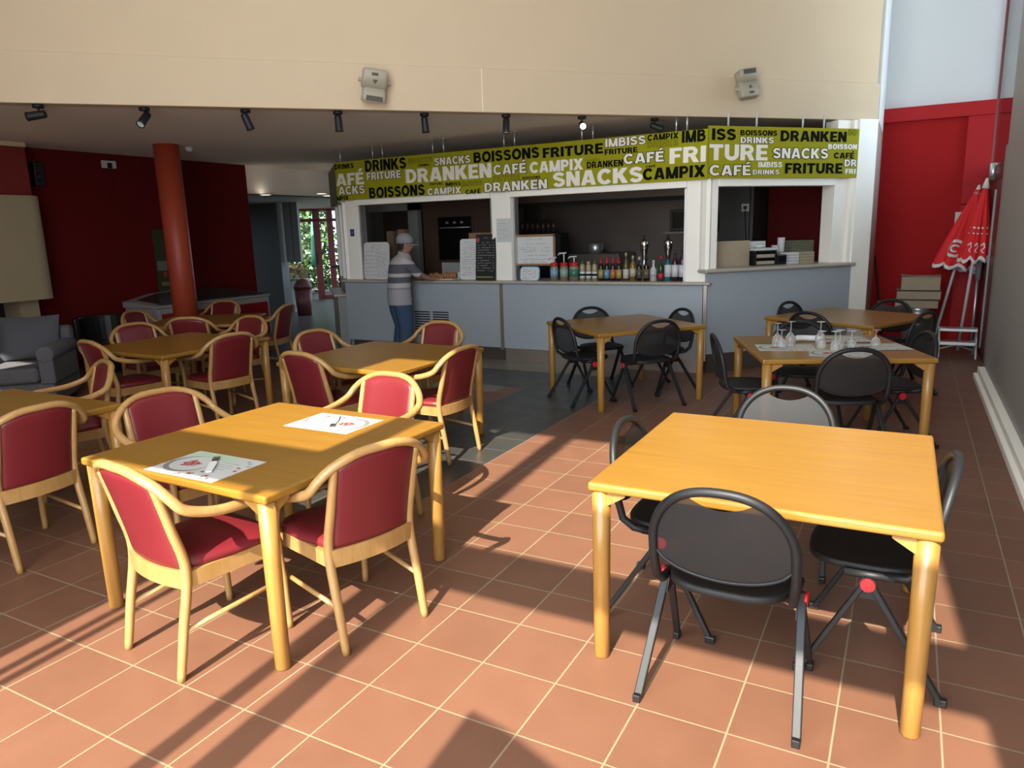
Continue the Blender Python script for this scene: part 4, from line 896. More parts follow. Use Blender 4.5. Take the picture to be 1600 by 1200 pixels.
# ------------------------------------------------------------------ black folding chairs
def make_folding(loc, rz, label):
    t = thing('folding_chair', label, 'chair', loc, rz, 'black folding chairs')
    yb = lambda z: -.175 - .16 * (z - .45)
    A, ZM = .236, .615
    def ring(a, k=1.0):
        c, s = math.cos(a), math.sin(a)
        x = A * math.copysign(abs(c) ** .85, c) * k
        z = ZM + (.215 * s if s > 0 else .115 * math.copysign(abs(s) ** .8, s)) * k
        if s < 0: x *= 1 - .10 * abs(s)
        return x, z
    P = [(-.218, -.05, .424), (-.224, -.125, .432), (-.230, yb(.47) + .006, .468)]
    for k in range(33):
        a = PI - PI * k / 32; c, sn = math.cos(a), math.sin(a)
        x = A * math.copysign(abs(c) ** .85, c); z = ZM + .215 * sn
        P.append((x, yb(z) - .02 * (1 - (x / A) ** 2), z))
    P = P[:3] + [(-.236, yb(.54), .54)] + P[3:] + [(.236, yb(.54), .54)] + [(-x, y, z) for x, y, z in reversed(P[:3])]
    fr = MB().tube(P, .0165, 10, up=(0, 1, 0))
    bot = []
    for k in range(17):
        x = -.228 + .456 * k / 16; z = ring(-math.acos(max(-1, min(1, x / A))))[1]; bot.append((x, yb(z) - .02 * (1 - (x / A) ** 2), z))
    fr.tube(bot, .007, 8)
    for s in (-1, 1): fr.tube([(s * .221, -.09, .424), (s * .222, .08, .422)], .015, 10)
    fr.build('back_frame', 'blackmetal', t)
    xs = [-.225 + .45 * i / 30 for i in range(31)]
    def lim(x):
        best = None; q = abs(x) / A
        # solve ring for given x
        lo, hi = 0, PI / 2
        for _ in range(24):
            mid = (lo + hi) / 2
            if ring(mid)[0] > abs(x): lo = mid
            else: hi = mid
        zt = ring(lo)[1]
        lo, hi = 0, PI / 2
        for _ in range(24):
            mid = (lo + hi) / 2
            if ring(-mid)[0] > abs(x): lo = mid
            else: hi = mid
        return ring(-lo)[1], zt
    cols = []
    for x in xs:
        z0, z1 = lim(x)
        if abs(x) < .115: z1 = min(z1, .806 - .040 * (1 - (x / .115) ** 2))
        cols.append((x, z0, z1))
    def fn(u, v):
        x, z0, z1 = cols[int(round(u * 30))]; z = z0 + (z1 - z0) * v
        return (x, yb(z) - .02 * (1 - (x / A) ** 2), z)
    MB().grid(fn, 30, 10).build('back_mesh', 'blackmesh', t)
    # thin trim along the lip of the hand slot
    def sr(z, k): return ell(0, .015, z, .212 * k, .205 * k, 36, 3.2)
    MB().loft([sr(.425, .97), sr(.430, 1.0), sr(.448, 1.0), sr(.455, .97), sr(.450, .88), sr(.447, .4), sr(.447, .03)]).build('seat', 'seatblack', t)
    MB().bar((-.22, 0, .405), (.22, 0, .405), .03, .02).build('crossbar', 'blackmetal', t)
    for s in (-1, 1):
        r = MB().bar((s * .238, .0, .415), (s * .270, -.255, .012), .022, .030, (1, 0, 0)); lg = r.build('leg', 'blackmetal', t, bevel=.004); MB().box(s * .270 - .014, s * .270 + .014, -.275, -.235, 0, .03).build('foot_cap', 'blackplastic', lg, bevel=.004)
        f = MB().bar((s * .232, .0, .415), (s * .256, .215, .012), .020, .026, (1, 0, 0)); lg = f.build('leg', 'blackmetal', t, bevel=.004); MB().box(s * .258 - .013, s * .258 + .013, .195, .235, 0, .03).build('foot_cap', 'blackplastic', lg, bevel=.004)
        MB().add([(s * .236, -.055, .335), (s * .236, .055, .335), (s * .232, .018, .415), (s * .232, -.018, .415), (s * .226, -.055, .335), (s * .226, .055, .335), (s * .222, .018, .415), (s * .222, -.018, .415)], [(0, 1, 2, 3), (7, 6, 5, 4), (0, 4, 5, 1), (1, 5, 6, 2), (2, 6, 7, 3), (3, 7, 4, 0)]).build('hinge_plate', 'blackmetal', t)
        MB().lathe([(.024, -.007), (.026, 0), (.024, .007)], s * .252, 0, .395, 20, mtx=Matrix.Rotation(PI / 2, 4, 'Y')).build('hinge_cap', 'redplastic', t)
    return t
F0 = make_folding((1.53, .93, 0), 0, 'black folding chair nearest the viewer, back turned, at the sunlit empty table')
def fold(x, y, deg, label): dup(F0, (x, y, 0), facing(deg), label)
fold(1.19, 1.42, -90, 'black folding chair at aisle side of the sunlit empty table')
fold(1.50, 2.12, 180, 'sun-bleached looking black folding chair on the far side of the sunlit table')
fold(1.965, 1.375, 90, 'black folding chair pushed under sunlit table on the grey wall side')
def around(cx, cy, rot, d, side, label, jit=0):
    a = rot + side; fold(cx + d * math.cos(a), cy + d * math.sin(a), math.degrees(a) + 90 + jit, label)
H = PI / 2
around(-.486, 5.379, -.705, .44, 0, 'black folding chair with back to viewer at table before the bottles')
around(-.486, 5.379, -.705, .47, H, 'black folding chair against the bar metal strip at the table before the bottles')
around(-.486, 5.379, -.705, .47, 2 * H, 'black folding chair facing the viewer by the grey bar panel')
around(-.486, 5.379, -.705, .45, 3 * H, 'black folding chair on the slate floor edge at the table before the bottles')
around(1.483, 4.46, .375, .50, 0, 'black folding chair on the grey wall side of the wine glass table')
around(1.483, 4.46, .375, .50, H, 'black folding chair behind the upturned wine glasses')
around(1.483, 4.46, .375, .59, 2 * H, 'black folding chair pulled out on aisle side of the wine glass table')
around(1.483, 4.46, .375, .48, 3 * H, 'black folding chair with back to viewer at wine glass table')
around(1.514, 6.53, -.47, .52, 0, 'black folding chair in front of the step ladder')
around(1.514, 6.53, -.47, .58, H, 'black folding chair in front of the cardboard stack')
around(1.514, 6.53, -.47, .46, 2 * H, 'black folding chair against the raised grey counter')
around(1.514, 6.53, -.47, .46, 3 * H, 'black folding chair between the glass table and the table by the post')

# ------------------------------------------------------------------ placemats, forks, glasses, napkin
M['matpaper'] = mat('placemat_paper', (.60, .61, .585), .7)
M['plateprint'] = mat('plate_print', (.50, .46, .42), .7)
def placemat(x, y, rz, label, flip=False, w=.415, d=.285, z=TH, grp=None):
    t = thing('placemat', label, 'placemat', (x, y, z), rz + (PI if flip else 0), grp)
    MB().box(-w / 2, w / 2, -d / 2, d / 2, 0, .0012).build('sheet', 'matpaper', t)
    L = .0015; r = random.Random(int(x * 100)); cx, cy = -w * .20, -.004
    def disc(b, px, py, rx, ry, l, wob=0, n=22, rot=0):
        pts = []
        for k in range(n):
            a = 2 * PI * k / n; q = 1 + wob * math.sin(3 * a + px * 90) + wob * .6 * math.sin(5 * a + py * 70); u, v = rx * q * math.cos(a), ry * q * math.sin(a)
            pts.append((px + u * math.cos(rot) - v * math.sin(rot), py + u * math.sin(rot) + v * math.cos(rot), l))
        b.add(pts, [tuple(range(n))])
    b = MB(); b.add([(-w * .44, d * .22, L), (w * .14, d * .28, L), (w * .18, d * .47, L), (-w * .44, d * .47, L)], [(0, 1, 2, 3)]); b.build('green_print', 'papergreen', t)
    b = MB(); disc(b, cx - .006, cy - .006, .112, .100, L + .0002)
    for k in range(4): b.box(w * .08, w * (.30 + .03 * (k % 2)), -.012 + .024 * k, -.0095 + .024 * k, .0012, L)
    for px, py in [(r.uniform(-.14, .45) * w, -d * r.uniform(.25, .46)) for _ in range(8)] + [(w * .40, d * .32), (w * .45, d * .22), (w * .34, d * .38)]:
        disc(b, px, py, .011, .0055, L + .0002, .1, 10, r.uniform(0, 3))
    b.build('grey_print', 'greyprint', t)
    b = MB(); disc(b, cx + .004, cy + .002, .100, .090, L + .0004); b.build('plate_print', 'matpaper', t)
    b = MB()
    for k in range(9):
        a = k * 2.4; disc(b, cx + .036 * math.cos(a) * (.5 + .06 * k), cy + .024 * math.sin(a) * (.5 + .06 * k), r.uniform(.014, .028), r.uniform(.008, .016), L + .0006 + k * .00002, .15, 14, a)
    for px, py in ((.40, .10), (.44, -.02), (.05, -.36), (.28, -.32), (.14, -.22)): disc(b, px * w, py * d, .011, .008, L + .0006, .1, 10)
    b.build('red_print', 'redprint', t)
    b = MB()
    for k in range(4): disc(b, cx - .02 + .016 * k, cy + .012 * (-1) ** k, .010, .005, L + .001, .2, 10, k)
    b.build('plate_garnish_print', 'plateprint', t)
    return t
placemat(-.555, .388, -.0, 'printed paper placemat with fork lying in the table shade')
placemat(-.530, 1.157, -.0, 'printed paper placemat with fork lying in bright sun', True)
def fork(x, y, rz, label):
    t = thing('fork', label, 'fork', (x, y, TH + .004), rz)
    MB().prism([(-.013, -.105), (.013, -.105), (.017, .01), (.010, .04), (-.010, .04), (-.017, .01)], 0, .006).build('napkin_sleeve', 'paper', t)
    b = MB().prism([(-.006, .03), (.006, .03), (.014, .06), (.014, .072), (-.014, .072), (-.014, .06)], 0, .003)
    for k in range(4): b.box(-.014 + .008 * k, -.010 + .008 * k, .07, .118, 0, .003)
    b.build('head', 'chrome', t)
fork(-.525, .40, .72, 'steel fork in paper sleeve on the shaded placemat'); fork(-.535, 1.172, .59 + PI, 'steel fork in paper sleeve on the sunlit placemat')
z4 = TH
for i, (x, y, rz) in enumerate(((1.22, 4.29, .30), (1.62, 4.12, .12), (1.84, 4.50, .42), (1.56, 4.80, .37))):
    placemat(x, y, rz, ['printed placemat under the three wine glasses by the aisle', 'printed placemat jutting over front edge of the glass table', 'printed placemat under the lone wine glass by the grey wall', 'printed placemat under the rolled napkin'][i], False, .42, .30, z4 + .0022 * i, None)
GL = [(1.157, 4.286, .927, 'tall upturned wine glass at the aisle end of the row'), (1.195, 4.24, .883, 'short upturned wine glass in front of the two tall ones'), (1.245, 4.345, .936, 'tall upturned wine glass nearest the napkin on its aisle side'), (1.444, 4.505, .92, 'tall upturned wine glass just beyond the rolled napkin end'), (1.475, 4.28, .878, 'short upturned wine glass in front of the single tall one'), (1.575, 4.205, .890, 'short upturned wine glass, front one of a close pair'), (1.60, 4.30, .889, 'short upturned wine glass, rear one of a close pair'), (1.675, 4.365, .878, 'short upturned wine glass between the pair and the lone glass'), (1.831, 4.535, .868, 'lone upturned wine glass towards the grey wall')]
for x, y, zt_, lab in GL:
    z0 = TH + .0085; h = zt_ - z0; t = thing('wine_glass', lab, 'glass', (x, y, z0), 0, 'upturned wine glasses')
    r = .034 if h < .16 else .039; bh = h * .52
    MB().lathe([(r * .86, 0), (r, bh * .35), (r * .96, bh * .6), (r * .62, bh * .9), (.006, bh * 1.08), (.004, bh * 1.3), (.004, h - .012), (.008, h - .006), (.034, h - .0015), (.034, h)], seg=20, cap=False).build('glass', 'glass', t)
    MB().lathe([(.001, h - .0005), (.034, h - .0005)], seg=20, cap=False).build('foot', 'glass', t)
t = thing('rolled_napkin', 'rolled white cloth napkin on the wine glass table', 'napkin', (1.335, 4.635, TH + .008), .30)
MB().tube(bez([(-.09, 0, .022), (-.03, .004, .024), (.04, -.003, .022), (.09, 0, .021)], 5), [.016] + [.023] * 13 + [.021, .018], 12).build('cloth', 'paper', t)

# ------------------------------------------------------------------ left side: fireplace, sofa, freezer
def hoodring(z):
    a = [(-7.85, 1.6), (-7.2, 1.6)] + [(-7.38 + .18 * math.cos(k * PI / 16), 3.54 + .18 * math.sin(k * PI / 16)) for k in range(9)] + [(-7.85, 3.72)]
    return [Vector((x, y, z)) for x, y in a]
t = thing('fireplace', 'cream plastered fireplace hood over dark hearth against red wall', 'fireplace', (0, 0, 0))
MB().loft([hoodring(1.03), hoodring(2.25)], sm=False).build('hood', 'plaster', t)
MB().box(-7.85, -7.42, 3.36, 3.58, 0, 1.03).build('pillar', 'plaster', t)
MB().box(-7.84, -7.78, 1.6, 3.36, 0, 1.03).box(-7.8, -7.3, 1.6, 3.36, 0, .35).build('hearth', 'black', t)
MB().box(-7.5, -7.47, 1.7, 3.3, .6, .63).box(-7.5, -7.47, 1.7, 3.3, .8, .83).build('grate', 'plinth', t)
so = thing('armchair', 'grey upholstered armchair with back cushion beside the fireplace', 'armchair', (-6.17, 2.60, 0), math.radians(-137))
def blk(mb, x0, x1, y0, y1, z0, z1): return mb.box(x0, x1, y0, y1, z0, z1)
blk(MB(), -.42, .42, -.40, .36, .06, .30).build('base', 'greysofa', so, bevel=.03, bseg=3)
blk(MB(), -.30, .30, -.22, .42, .30, .46).build('seat_cushion', 'greysofa', so, bevel=.045, bseg=4)
for s in (-1, 1):
    b = MB().box(min(s * .30, s * .44), max(s * .30, s * .44), -.40, .38, .28, .56)
    b.tube([(s * .375, -.42, .585), (s * .375, .39, .585)], .085, 16); b.build('armrest', 'greysofa', so, bevel=.015)
blk(MB(), -.42, .42, -.50, -.32, .06, .80).build('backrest', 'greysofa', so, bevel=.05, bseg=4)
def cush(u, v):
    x = (2 * u - 1); z = (2 * v - 1); return x, z
def cushf(sgn):
    def fn(u, v):
        x, z = 2 * u - 1, 2 * v - 1; k = (1 - abs(x) ** 3) * (1 - abs(z) ** 3); pin = 1 - .06 * (abs(x) ** 2) * (1 - abs(z)) ; px = x * .30 * (1 - .07 * (1 - abs(z)) ); pz = z * .23 * (1 - .07 * (1 - abs(x)))
        return (px - .06, -.22 - .05 * z + sgn * .085 * max(k, 0) ** .6, .70 + pz)
    return fn
MB().grid(cushf(1), 12, 12).grid(cushf(-1), 12, 12, flip=True).build('back_cushion', 'greycushion', so)
for s in (-1, 1): MB().box(s * .36 - .025, s * .36 + .025, -.36, -.31, 0, .06).box(s * .36 - .025, s * .36 + .025, .28, .33, 0, .06).build('foot', 'black', so)
dk = thing('tub_chair', 'black leather tub chair in shadow by the red wall', 'armchair', (-7.2, 4.25, 0), math.radians(-110))
MB().loft([ell(0, 0, .05, .30, .30, 24, 3), ell(0, 0, .38, .34, .32, 24, 3), ell(0, 0, .42, .32, .30, 24, 3)]).build('seat', 'blackplastic', dk)
b = MB()
for rr_, z0, z1 in ((.34, .3, .74),):
    pts_o = [(math.cos(a) * .37, math.sin(a) * .35) for a in [PI * .95 + k * PI * 1.1 / 16 for k in range(17)]]; pts_i = [(x * .82, y * .82) for x, y in pts_o]
    b.prism(pts_o + pts_i[::-1], z0, z1)
b.build('backrest', 'blackplastic', dk, bevel=.02)
MB().box(-.25, .25, -.25, .25, 0, .05).build('base', 'black', dk)
# ice cream freezer
fz = thing('chest_freezer', 'white rimmed chest freezer with red front and sliding glass top', 'freezer', (-7.30, 5.85, 0), 0)
MB().box(-.36, .36, -1.0, 1.0, .08, .78).build('body', 'freezerwhite', fz, bevel=.03)
MB().box(.345, .372, -.95, -.08, .16, .70).box(.345, .372, .02, .95, .16, .70).build('front_panel', 'freezerred', fz, bevel=.02)
MB().loft([[Vector((x, y, z)) for x, y in ((-.36, s), (.36, s), (.36, s), (-.36, s))] for s, z in ((0, 0),)] * 0 or [[Vector((-.37, y, .78)), Vector((.37, y, .78)), Vector((.37, y, .81)), Vector((-.20, y, zt_)), Vector((-.37, y, zt_))] for y, zt_ in ((-1.01, .86), (-.6, .94), (0, .97), (.6, .94), (1.01, .86))], sm=False).build('lid_rim', 'freezerwhite', fz)
MB().loft([[Vector((.34, y, .825)), Vector((.34, y, .835)), Vector((-.17, y, zt_ + .012)), Vector((-.17, y, zt_ + .002))] for y, zt_ in ((-.93, .87), (-.6, .935), (0, .965), (.6, .935), (.93, .87))], sm=False).build('glass_lid', 'freezerglass', fz)
MB().box(-.3, .3, -.9, .9, 0, .08).build('base', 'black', fz)
t = thing('ice_cream_poster', 'tall printed ice cream poster on red wall half hidden by the column', 'poster', (-7.845, 5.72, 1.35))
MB().box(0, .008, -.16, .2, -.5, .5).build('sheet', mat('poster_dark_green', (.05, .055, .02), .5), t)
b = MB().box(.008, .01, -.1, .18, -.46, -.40).box(.008, .01, -.1, .18, -.33, -.27).box(.008, .01, -.14, .18, -.1, .04); b.build('pale_print', mat('poster_pale', (.22, .2, .17), .5), t)
MB().box(.008, .011, -.05, .0, -.2, -.12).box(.008, .011, .06, .12, -.2, -.12).build('red_print', 'redprint', t)
t = thing('wall_junction_box', 'small white socket box with hanging cable high on the red wall', 'socket', (-7.845, 5.02, 2.735))
MB().box(0, .04, -.10, .10, -.05, .05).build('box', 'foam', t, bevel=.006); MB().box(.04, .05, -.035, .03, -.05, .02).build('plug', 'black', t)
MB().tube(bez([(.03, .06, -.05), (.02, .05, -.25), (.02, -.05, -.4), (.015, -.14, -.7), (.015, -.2, -.95)], 5), .004, 6).build('cable', 'redwall', t)
t = thing('wall_loudspeaker', 'small black loudspeaker on red wall beside the chimney', 'speaker', (-7.845, 4.02, 2.55))
MB().box(0, .10, -.06, .06, -.15, .15).build('box', 'blackplastic', t, bevel=.01); MB().lathe([(.05, 0), (.04, .01), (.02, .015)], .105, 0, -.03, 16, mtx=Matrix.Rotation(PI / 2, 4, 'Y')).build('cone', 'black', t)
t = thing('smoke_detector', 'small round white detector on ceiling behind the red column', 'detector', (-6.45, 5.25, ZC)); MB().lathe([(.02, -.06), (.045, -.045), (.05, 0)], seg=16).build('body', 'foam', t)

# ------------------------------------------------------------------ right corner
def cone_parasol(loc, tip, foot, label, R, name='closed_parasol'):
    """closed parasol leaning: tip and foot of the pole in space; cloth hangs from near the tip"""
    t = thing(name, label, 'parasol', loc); A = Vector(tip); B = Vector(foot); ax = (B - A).normalized(); q = ax.to_track_quat('Z', 'Y').to_matrix().to_4x4()
    L0 = R[0]; rings = []
    n = 48
    for f, r in R[1]:
        ring_ = []
        for k in range(n):
            a = 2 * PI * k / n; pl = 1 + .16 * math.cos(8 * a) * min(1, f * 2); z = f * L0 + (.03 * math.cos(8 * a + 1) if f > .97 else 0)
            ring_.append(A + q @ Vector((r * pl * math.cos(a), r * pl * math.sin(a), z)))
        rings.append(ring_)
    MB().loft(rings, caps=False).build('canopy', 'fabricred', t)
    rim = [[A + (p - A) * 1.0 for p in rings[-1]], [p + ax * .045 for p in rings[-1]]]
    MB().loft(rim, caps=False).build('valance', 'fabricwhite', t)
    MB().tube([A - ax * .02, A + ax * .10], [.012, .045], 12).build('tip', 'fabricwhite', t)
    MB().tube([A + ax * .1, B], .019, 10).build('pole', 'whitepole', t)
    return t, A, q, L0
pr = [(.04, .03), (.2, .07), (.45, .13), (.7, .19), (.9, .235), (1.0, .25)]
P1, A1, Q1, L1 = cone_parasol((0, 0, 0), (2.735, 9.85, 2.07), (2.37, 9.72, .012), 'closed red parasol leaning in the corner with white ring logo', (1.02, pr))
P2, A2, Q2, L2 = cone_parasol((0, 0, 0), (2.765, 9.12, 2.12), (2.64, 9.26, .012), 'closed red parasol leaning closest to the window frame', (.92, [(f, r * .6) for f, r in pr]))
def logo(t, A, Q, L0, pr_, ang, kind, sc=1.0):
    b = MB()
    def at(u, v, lift=.008):              # u around in metres, v along from the tip in metres
        f = v / L0; r = 0
        for (f0, r0_), (f1, r1_) in zip(pr_, pr_[1:]):
            if f0 <= f <= f1: r = r0_ + (r1_ - r0_) * (f - f0) / (f1 - f0)
        a = ang - u / max(r, .05); pl = 1 + .16 * math.cos(8 * a) * min(1, f * 2)
        return A + Q @ Vector(((r * pl + lift) * math.cos(a), (r * pl + lift) * math.sin(a), v))
    def stroke(pts, w):
        for a, c in zip(pts, pts[1:]):
            a, c = Vector(a), Vector(c); d = (c - a).normalized(); n_ = Vector((-d.y, d.x)) * w / 2
            b.add([at(*(a - n_)), at(*(c - n_)), at(*(c + n_)), at(*(a + n_))], [(0, 1, 2, 3)])
    if kind == 'ring':
        for r_, w, a0, a1 in ((.085, .032, .6, 5.9), (.035, .020, .9, 5.6)):
            stroke([(r_ * math.cos(a) * sc, .80 * L0 + r_ * math.sin(a) * sc) for a in [a0 + (a1 - a0) * k / 20 for k in range(21)]], w * sc)
        stroke([(.03, .72 * L0), (.09, .70 * L0), (.13, .73 * L0)], .015)
    else:
        for k in range(5): stroke([(-.10 + .045 * k, .60 * L0), (-.085 + .045 * k, .62 * L0)], .02); stroke([(-.10 + .045 * k, .68 * L0), (-.08 + .045 * k, .685 * L0)], .012)
        for k in range(3): stroke([(-.08 + .07 * k, .84 * L0), (-.06 + .07 * k, .80 * L0), (-.05 + .07 * k, .86 * L0), (-.07 + .07 * k, .90 * L0), (-.05 + .07 * k, .93 * L0)], .010)
    b.build('logo', 'fabricwhite', t)
def ang_to_cam(A, Q, dx=0):            # the bearing of the printed side round the cloth, towards the room
    d = Q.inverted() @ (Vector((2.01 + dx, -1.59, 1.67)) - A); return math.atan2(d.y, d.x)
logo(P1, A1, Q1, L1, pr, ang_to_cam(A1, Q1, -3.2), 'ring', 1.15); logo(P2, A2, Q2, L2, [(f, r * .6) for f, r in pr], ang_to_cam(A2, Q2), 'bars')
t = thing('parasol_sleeve', 'grey folded parasol in plastic sleeve standing at the window frame', 'parasol', (2.80, 9.55, 0))
MB().loft([ell(0, 0, .9, .03, .03, 14), ell(0, 0, 1.3, .045, .045, 14), ell(0, .01, 1.9, .035, .035, 14), ell(0, .01, 2.06, .01, .01, 14)]).build('cover', mat('grey_plastic_sleeve', (.42, .42, .44), .25), t); MB().tube([(0, 0, 0), (0, 0, 1.0)], .018).build('pole', 'alu', t)
# step ladder
t = thing('step_ladder', 'low grey aluminium two step stool in the corner', 'ladder', (2.60, 8.90, 0))
MB().box(-.20, .20, -.17, .03, .325, .36).build('step', 'alu', t, bevel=.005); MB().box(-.19, .19, -.24, -.06, .165, .205).build('step', 'alu', t, bevel=.005)
for s in (-1, 1):
    MB().bar((s * .195, -.26, 0), (s * .195, -.02, .35), .02, .04).build('leg', 'alu', t); MB().bar((s * .195, .18, 0), (s * .195, -.0, .35), .02, .035).build('leg', 'alu', t)
MB().bar((-.19, .19, .05), (.19, .10, .18), .012, .02).bar((.19, .19, .05), (-.19, .10, .18), .012, .02).build('brace', 'alu', t)
# cardboard on a pot
t = thing('steel_pot', 'steel pot with lid standing under the cardboard stack', 'pot', (2.16, 9.55, 0)); MB().lathe([(.17, 0), (.18, .30), (.185, .32), (.17, .34), (.13, .36), (.13, .50), (.14, .53)], seg=24).build('body', 'alu', t)
for k, (z, h, w, dx, lab) in enumerate(((.53, .11, .50, 0, 'flat cardboard box at the bottom of the stack on the pot'), (.645, .115, .51, .01, 'flat cardboard box in the middle of the stack'), (.765, .19, .45, .02, 'cardboard box with curled lid on top of the stack'))):
    t = thing('cardboard_box', lab, 'box', (2.14 + dx, 9.58, z), .03 * (k - 1), 'cardboard boxes stacked on the pot')
    MB().box(-w / 2, w / 2, -.18, .18, 0, h * .92).build('body', 'card', t, bevel=.006)
    MB().grid(lambda u, v: ((u - .5) * w * 1.03, -.19 + .38 * v, h * .94 + .012 * math.sin(u * 5 + k)), 10, 3).build('flap', 'card', t)
t = thing('broom', 'thin black broom handle leaning on the red wall by the white post', 'broom', (1.72, 9.95, 0))
MB().tube([(.02, 0, .05), (-.14, .15, 1.18)], .014, 10).build('handle', 'black', t); MB().lathe([(.017, -.012), (.017, .012)], -.05, .065, .55, 10).build('collar', 'pink', t); MB().box(-.10, .14, -.03, .05, 0, .07).build('brush', 'black', t)
t = thing('wall_lamp', 'small silver cylinder lamp above the parasols on window frame', 'lamp', (2.83, 9.3, 2.22)); MB().lathe([(.04, -.1), (.04, .1)], seg=16).build('body', 'alu', t); MB().box(0, .03, -.02, .02, -.03, .03).build('bracket', 'alu', t)
t = thing('light_switch', 'cream square switch plate on red wall behind parasols', 'switch', (2.60, 10.145, 1.62)); MB().box(-.09, .09, -.012, .005, -.14, .14).build('plate', 'worktop', t, bevel=.004)

# ------------------------------------------------------------------ person at the bar
pr_ = thing('person', 'person in grey cap, striped polo and jeans leaning on the bar', 'person', (-3.99, 6.36, 0), math.radians(-30))
# local frame: +Y is where the person faces
HT = Matrix.Translation((0, .135, 1.53)) @ Matrix.Rotation(math.radians(-48), 4, 'Z') @ Matrix.Translation((0, -.135, -1.53))   # the head turns to the right
def skin_body():
    V = [(0, 0, .88), (0, .01, 1.02), (0, .03, 1.18), (0, .05, 1.32), (0, .085, 1.395), (0, .115, 1.455), (0, .145, 1.52), (0, .14, 1.60),      # 0-7 spine, neck, head
         (.16, .055, 1.31), (.235, .16, 1.17), (.17, .36, 1.085), (.13, .45, 1.078),                               # 8-11 right arm
         (-.16, .055, 1.31), (-.24, .17, 1.17), (-.16, .37, 1.085), (-.11, .45, 1.078),                              # 12-15 left arm
         (.095, 0, .84), (.10, .02, .46), (.105, -.02, .08), (.11, .10, .035),                                      # 16-19 right leg
         (-.095, 0, .84), (-.11, .05, .46), (-.115, -.01, .08), (-.12, .11, .035),                                  # 20-23 left leg
         *[tuple(HT @ Vector(v)) for v in ((0, .245, 1.535), (.083, .15, 1.53), (-.083, .15, 1.53))]]                                                # 24 nose, 25/26 ears
    Rr = [.13, .115, .115, .085, .055, .052, .088, .075, .06, .046, .034, .03, .06, .046, .034, .03, .095, .06, .042, .035, .095, .06, .042, .035, .014, .016, .016]
    E_ = [(0, 1), (1, 2), (2, 3), (3, 4), (4, 5), (5, 6), (6, 7), (3, 8), (8, 9), (9, 10), (10, 11), (3, 12), (12, 13), (13, 14), (14, 15), (0, 16), (16, 17), (17, 18), (18, 19), (0, 20), (20, 21), (21, 22), (22, 23), (6, 24), (6, 25), (6, 26)]
    for s, base in ((1, 11), (-1, 15)):
        bx, by, bz = V[base]
        for k, (dx, ln) in enumerate(((-.028, .062), (-.010, .075), (.010, .072), (.028, .058), (-.045, .02))):
            i = len(V); p1 = (bx + dx, by + (.035 if k < 4 else .0), bz + .002); p2 = (bx + dx * 1.25, by + ln + (.0 if k < 4 else .02), bz - .008)
            V.append(p1); Rr.append(.0095); V.append(p2); Rr.append(.008); E_ += [(base, i), (i, i + 1)]
    me = bpy.data.meshes.new('body'); me.from_pydata(V, E_, []); o = bpy.data.objects.new('body', me); COL.objects.link(o); o.parent = pr_
    me.materials.append(M['skin'])
    sk = o.modifiers.new('skin', 'SKIN'); sk.use_smooth_shade = True
    for i, r in enumerate(Rr): me.skin_vertices[0].data[i].radius = (r, r)
    for d in me.skin_vertices[0].data: d.use_root = False
    me.skin_vertices[0].data[0].use_root = True
    su = o.modifiers.new('sub', 'SUBSURF'); su.levels = 2; su.render_levels = 2
    return o
body = skin_body()
def ring3(c, a, b, ax=None, n=20, pw=2.3):
    pts = ell(0, 0, 0, a, b, n, pw)
    if ax is None: return [p + Vector(c) for p in pts]
    q = Vector(ax).to_track_quat('Z', 'Y').to_matrix(); return [q @ p + Vector(c) for p in pts]
sh = MB()
sh.loft([ring3((0, -.005, .755), .195, .158), ring3((0, -.01, .86), .185, .158), ring3((0, -.005, 1.0), .172, .148), ring3((0, .015, 1.15), .185, .15), ring3((0, .035, 1.27), .20, .145), ring3((0, .052, 1.345), .18, .122), ring3((0, .075, 1.39), .125, .095), ring3((0, .09, 1.425), .072, .07)], caps=False)
for s in (-1, 1):
    sh.loft([ring3((s * .12, .05, 1.31), .085, .08, (s * .8, .3, -.5)), ring3((s * .185, .09, 1.265), .075, .07, (s * .5, .6, -.7)), ring3((s * .225, .15, 1.185), .068, .064, (s * .25, .6, -.75)), ring3((s * .228, .185, 1.15), .066, .062, (s * .0, .7, -.6))], caps=False)
sh.build('polo_shirt', 'striped', pr_)
MB().tube(bez([(-.07, .07, 1.405), (-.05, .04, 1.43), (0, .028, 1.44), (.05, .04, 1.43), (.07, .07, 1.405)], 4), .016, 8).build('collar', mat('shirt_collar', (.5, .46, .45), .9), pr_)
jn = MB()
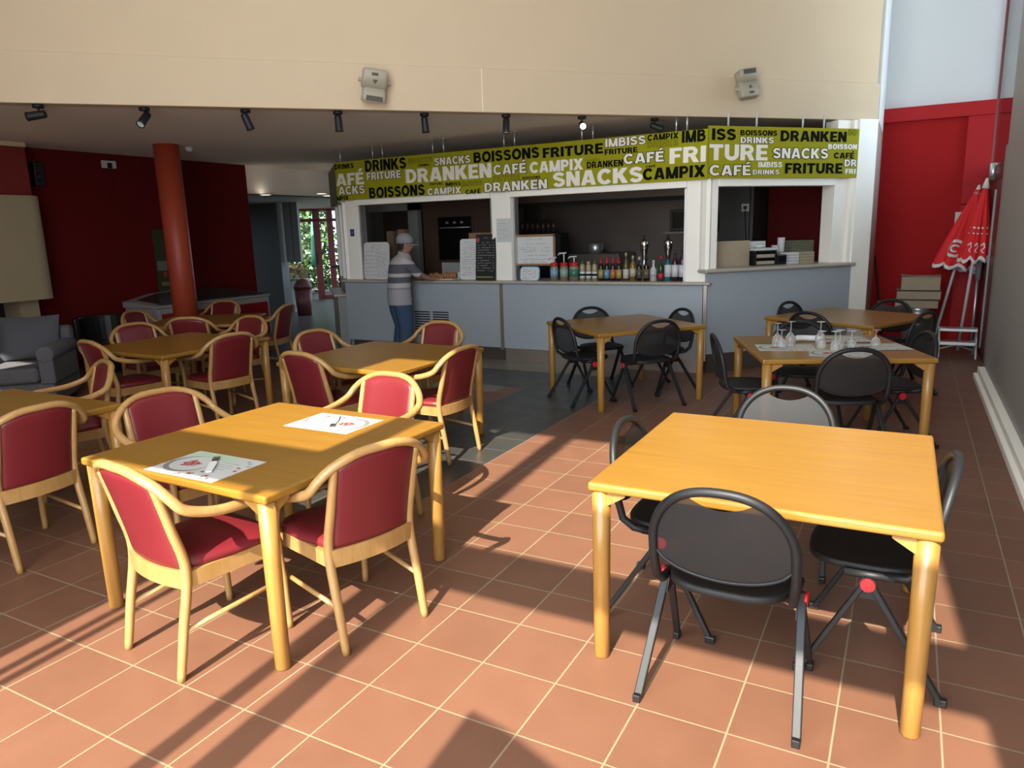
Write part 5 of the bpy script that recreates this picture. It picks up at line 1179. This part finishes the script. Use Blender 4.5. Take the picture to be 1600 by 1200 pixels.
jn.loft([ring3((0, -.005, .98), .155, .135), ring3((0, -.01, .88), .168, .148), ring3((0, -.005, .78), .175, .15), ring3((0, -.0, .74), .172, .14)], caps=False)
for s in (-1, 1):
    k = .05 if s < 0 else .02
    jn.loft([ring3((s * .085, 0, .80), .096, .132), ring3((s * .092, .005, .66), .096, .118), ring3((s * .103, k, .46), .089, .098), ring3((s * .108, -.01 + k * .4, .25), .084, .09), ring3((s * .112, -.015, .045), .084, .09)], caps=False)
jn.build('jeans', 'jeans', pr_)
for s in (-1, 1):
    MB().loft([[Vector((s * .114 + x * .046, .045 + y * .13, z)) for x, y in [(math.cos(2 * PI * k / 16), math.sin(2 * PI * k / 16)) for k in range(16)]] for z in (0, .03, .06)]).loft([ring3((s * .114, .02, .05), .045, .08), ring3((s * .114, -.01, .10), .04, .05)]).build('shoe', 'shoe', pr_)
H_ = lambda rings: [[HT @ p_ for p_ in rg] for rg in rings]
MB().loft(H_([ring3((0, .090, 1.475), .070, .062), ring3((0, .098, 1.52), .088, .080), ring3((0, .105, 1.56), .092, .092), ring3((0, .12, 1.61), .07, .08)]), caps=False).build('hair', 'hair', pr_)
MB().loft(H_([ring3((0, .120, 1.558), .103, .118), ring3((0, .118, 1.605), .102, .118), ring3((0, .11, 1.655), .088, .10), ring3((0, .11, 1.690), .05, .055), ring3((0, .11, 1.697), .005, .005)])).build('cap', 'cap', pr_)
MB().prism([(.09 * math.cos(a), .20 + .115 * math.sin(a)) for a in [k * PI / 12 for k in range(13)]], 0, .008, HT @ Matrix.Translation((0, 0, 1.568)) @ Matrix.Rotation(-.12, 4, 'X')).build('cap_peak', 'cap', pr_)
for s in (-1, 1):
    e = HT @ Vector((s * .033, .226, 1.548)); MB().lathe([(.001, -.008), (.009, 0), (.001, .008)], e.x, e.y, e.z, 8).build('eye', 'hair', pr_)
MB().tube([HT @ Vector(v) for v in ((-.024, .222, 1.490), (0, .230, 1.488), (.024, .222, 1.490))], .005, 6).build('mouth', mat('lips', (.3, .12, .1), .5), pr_)
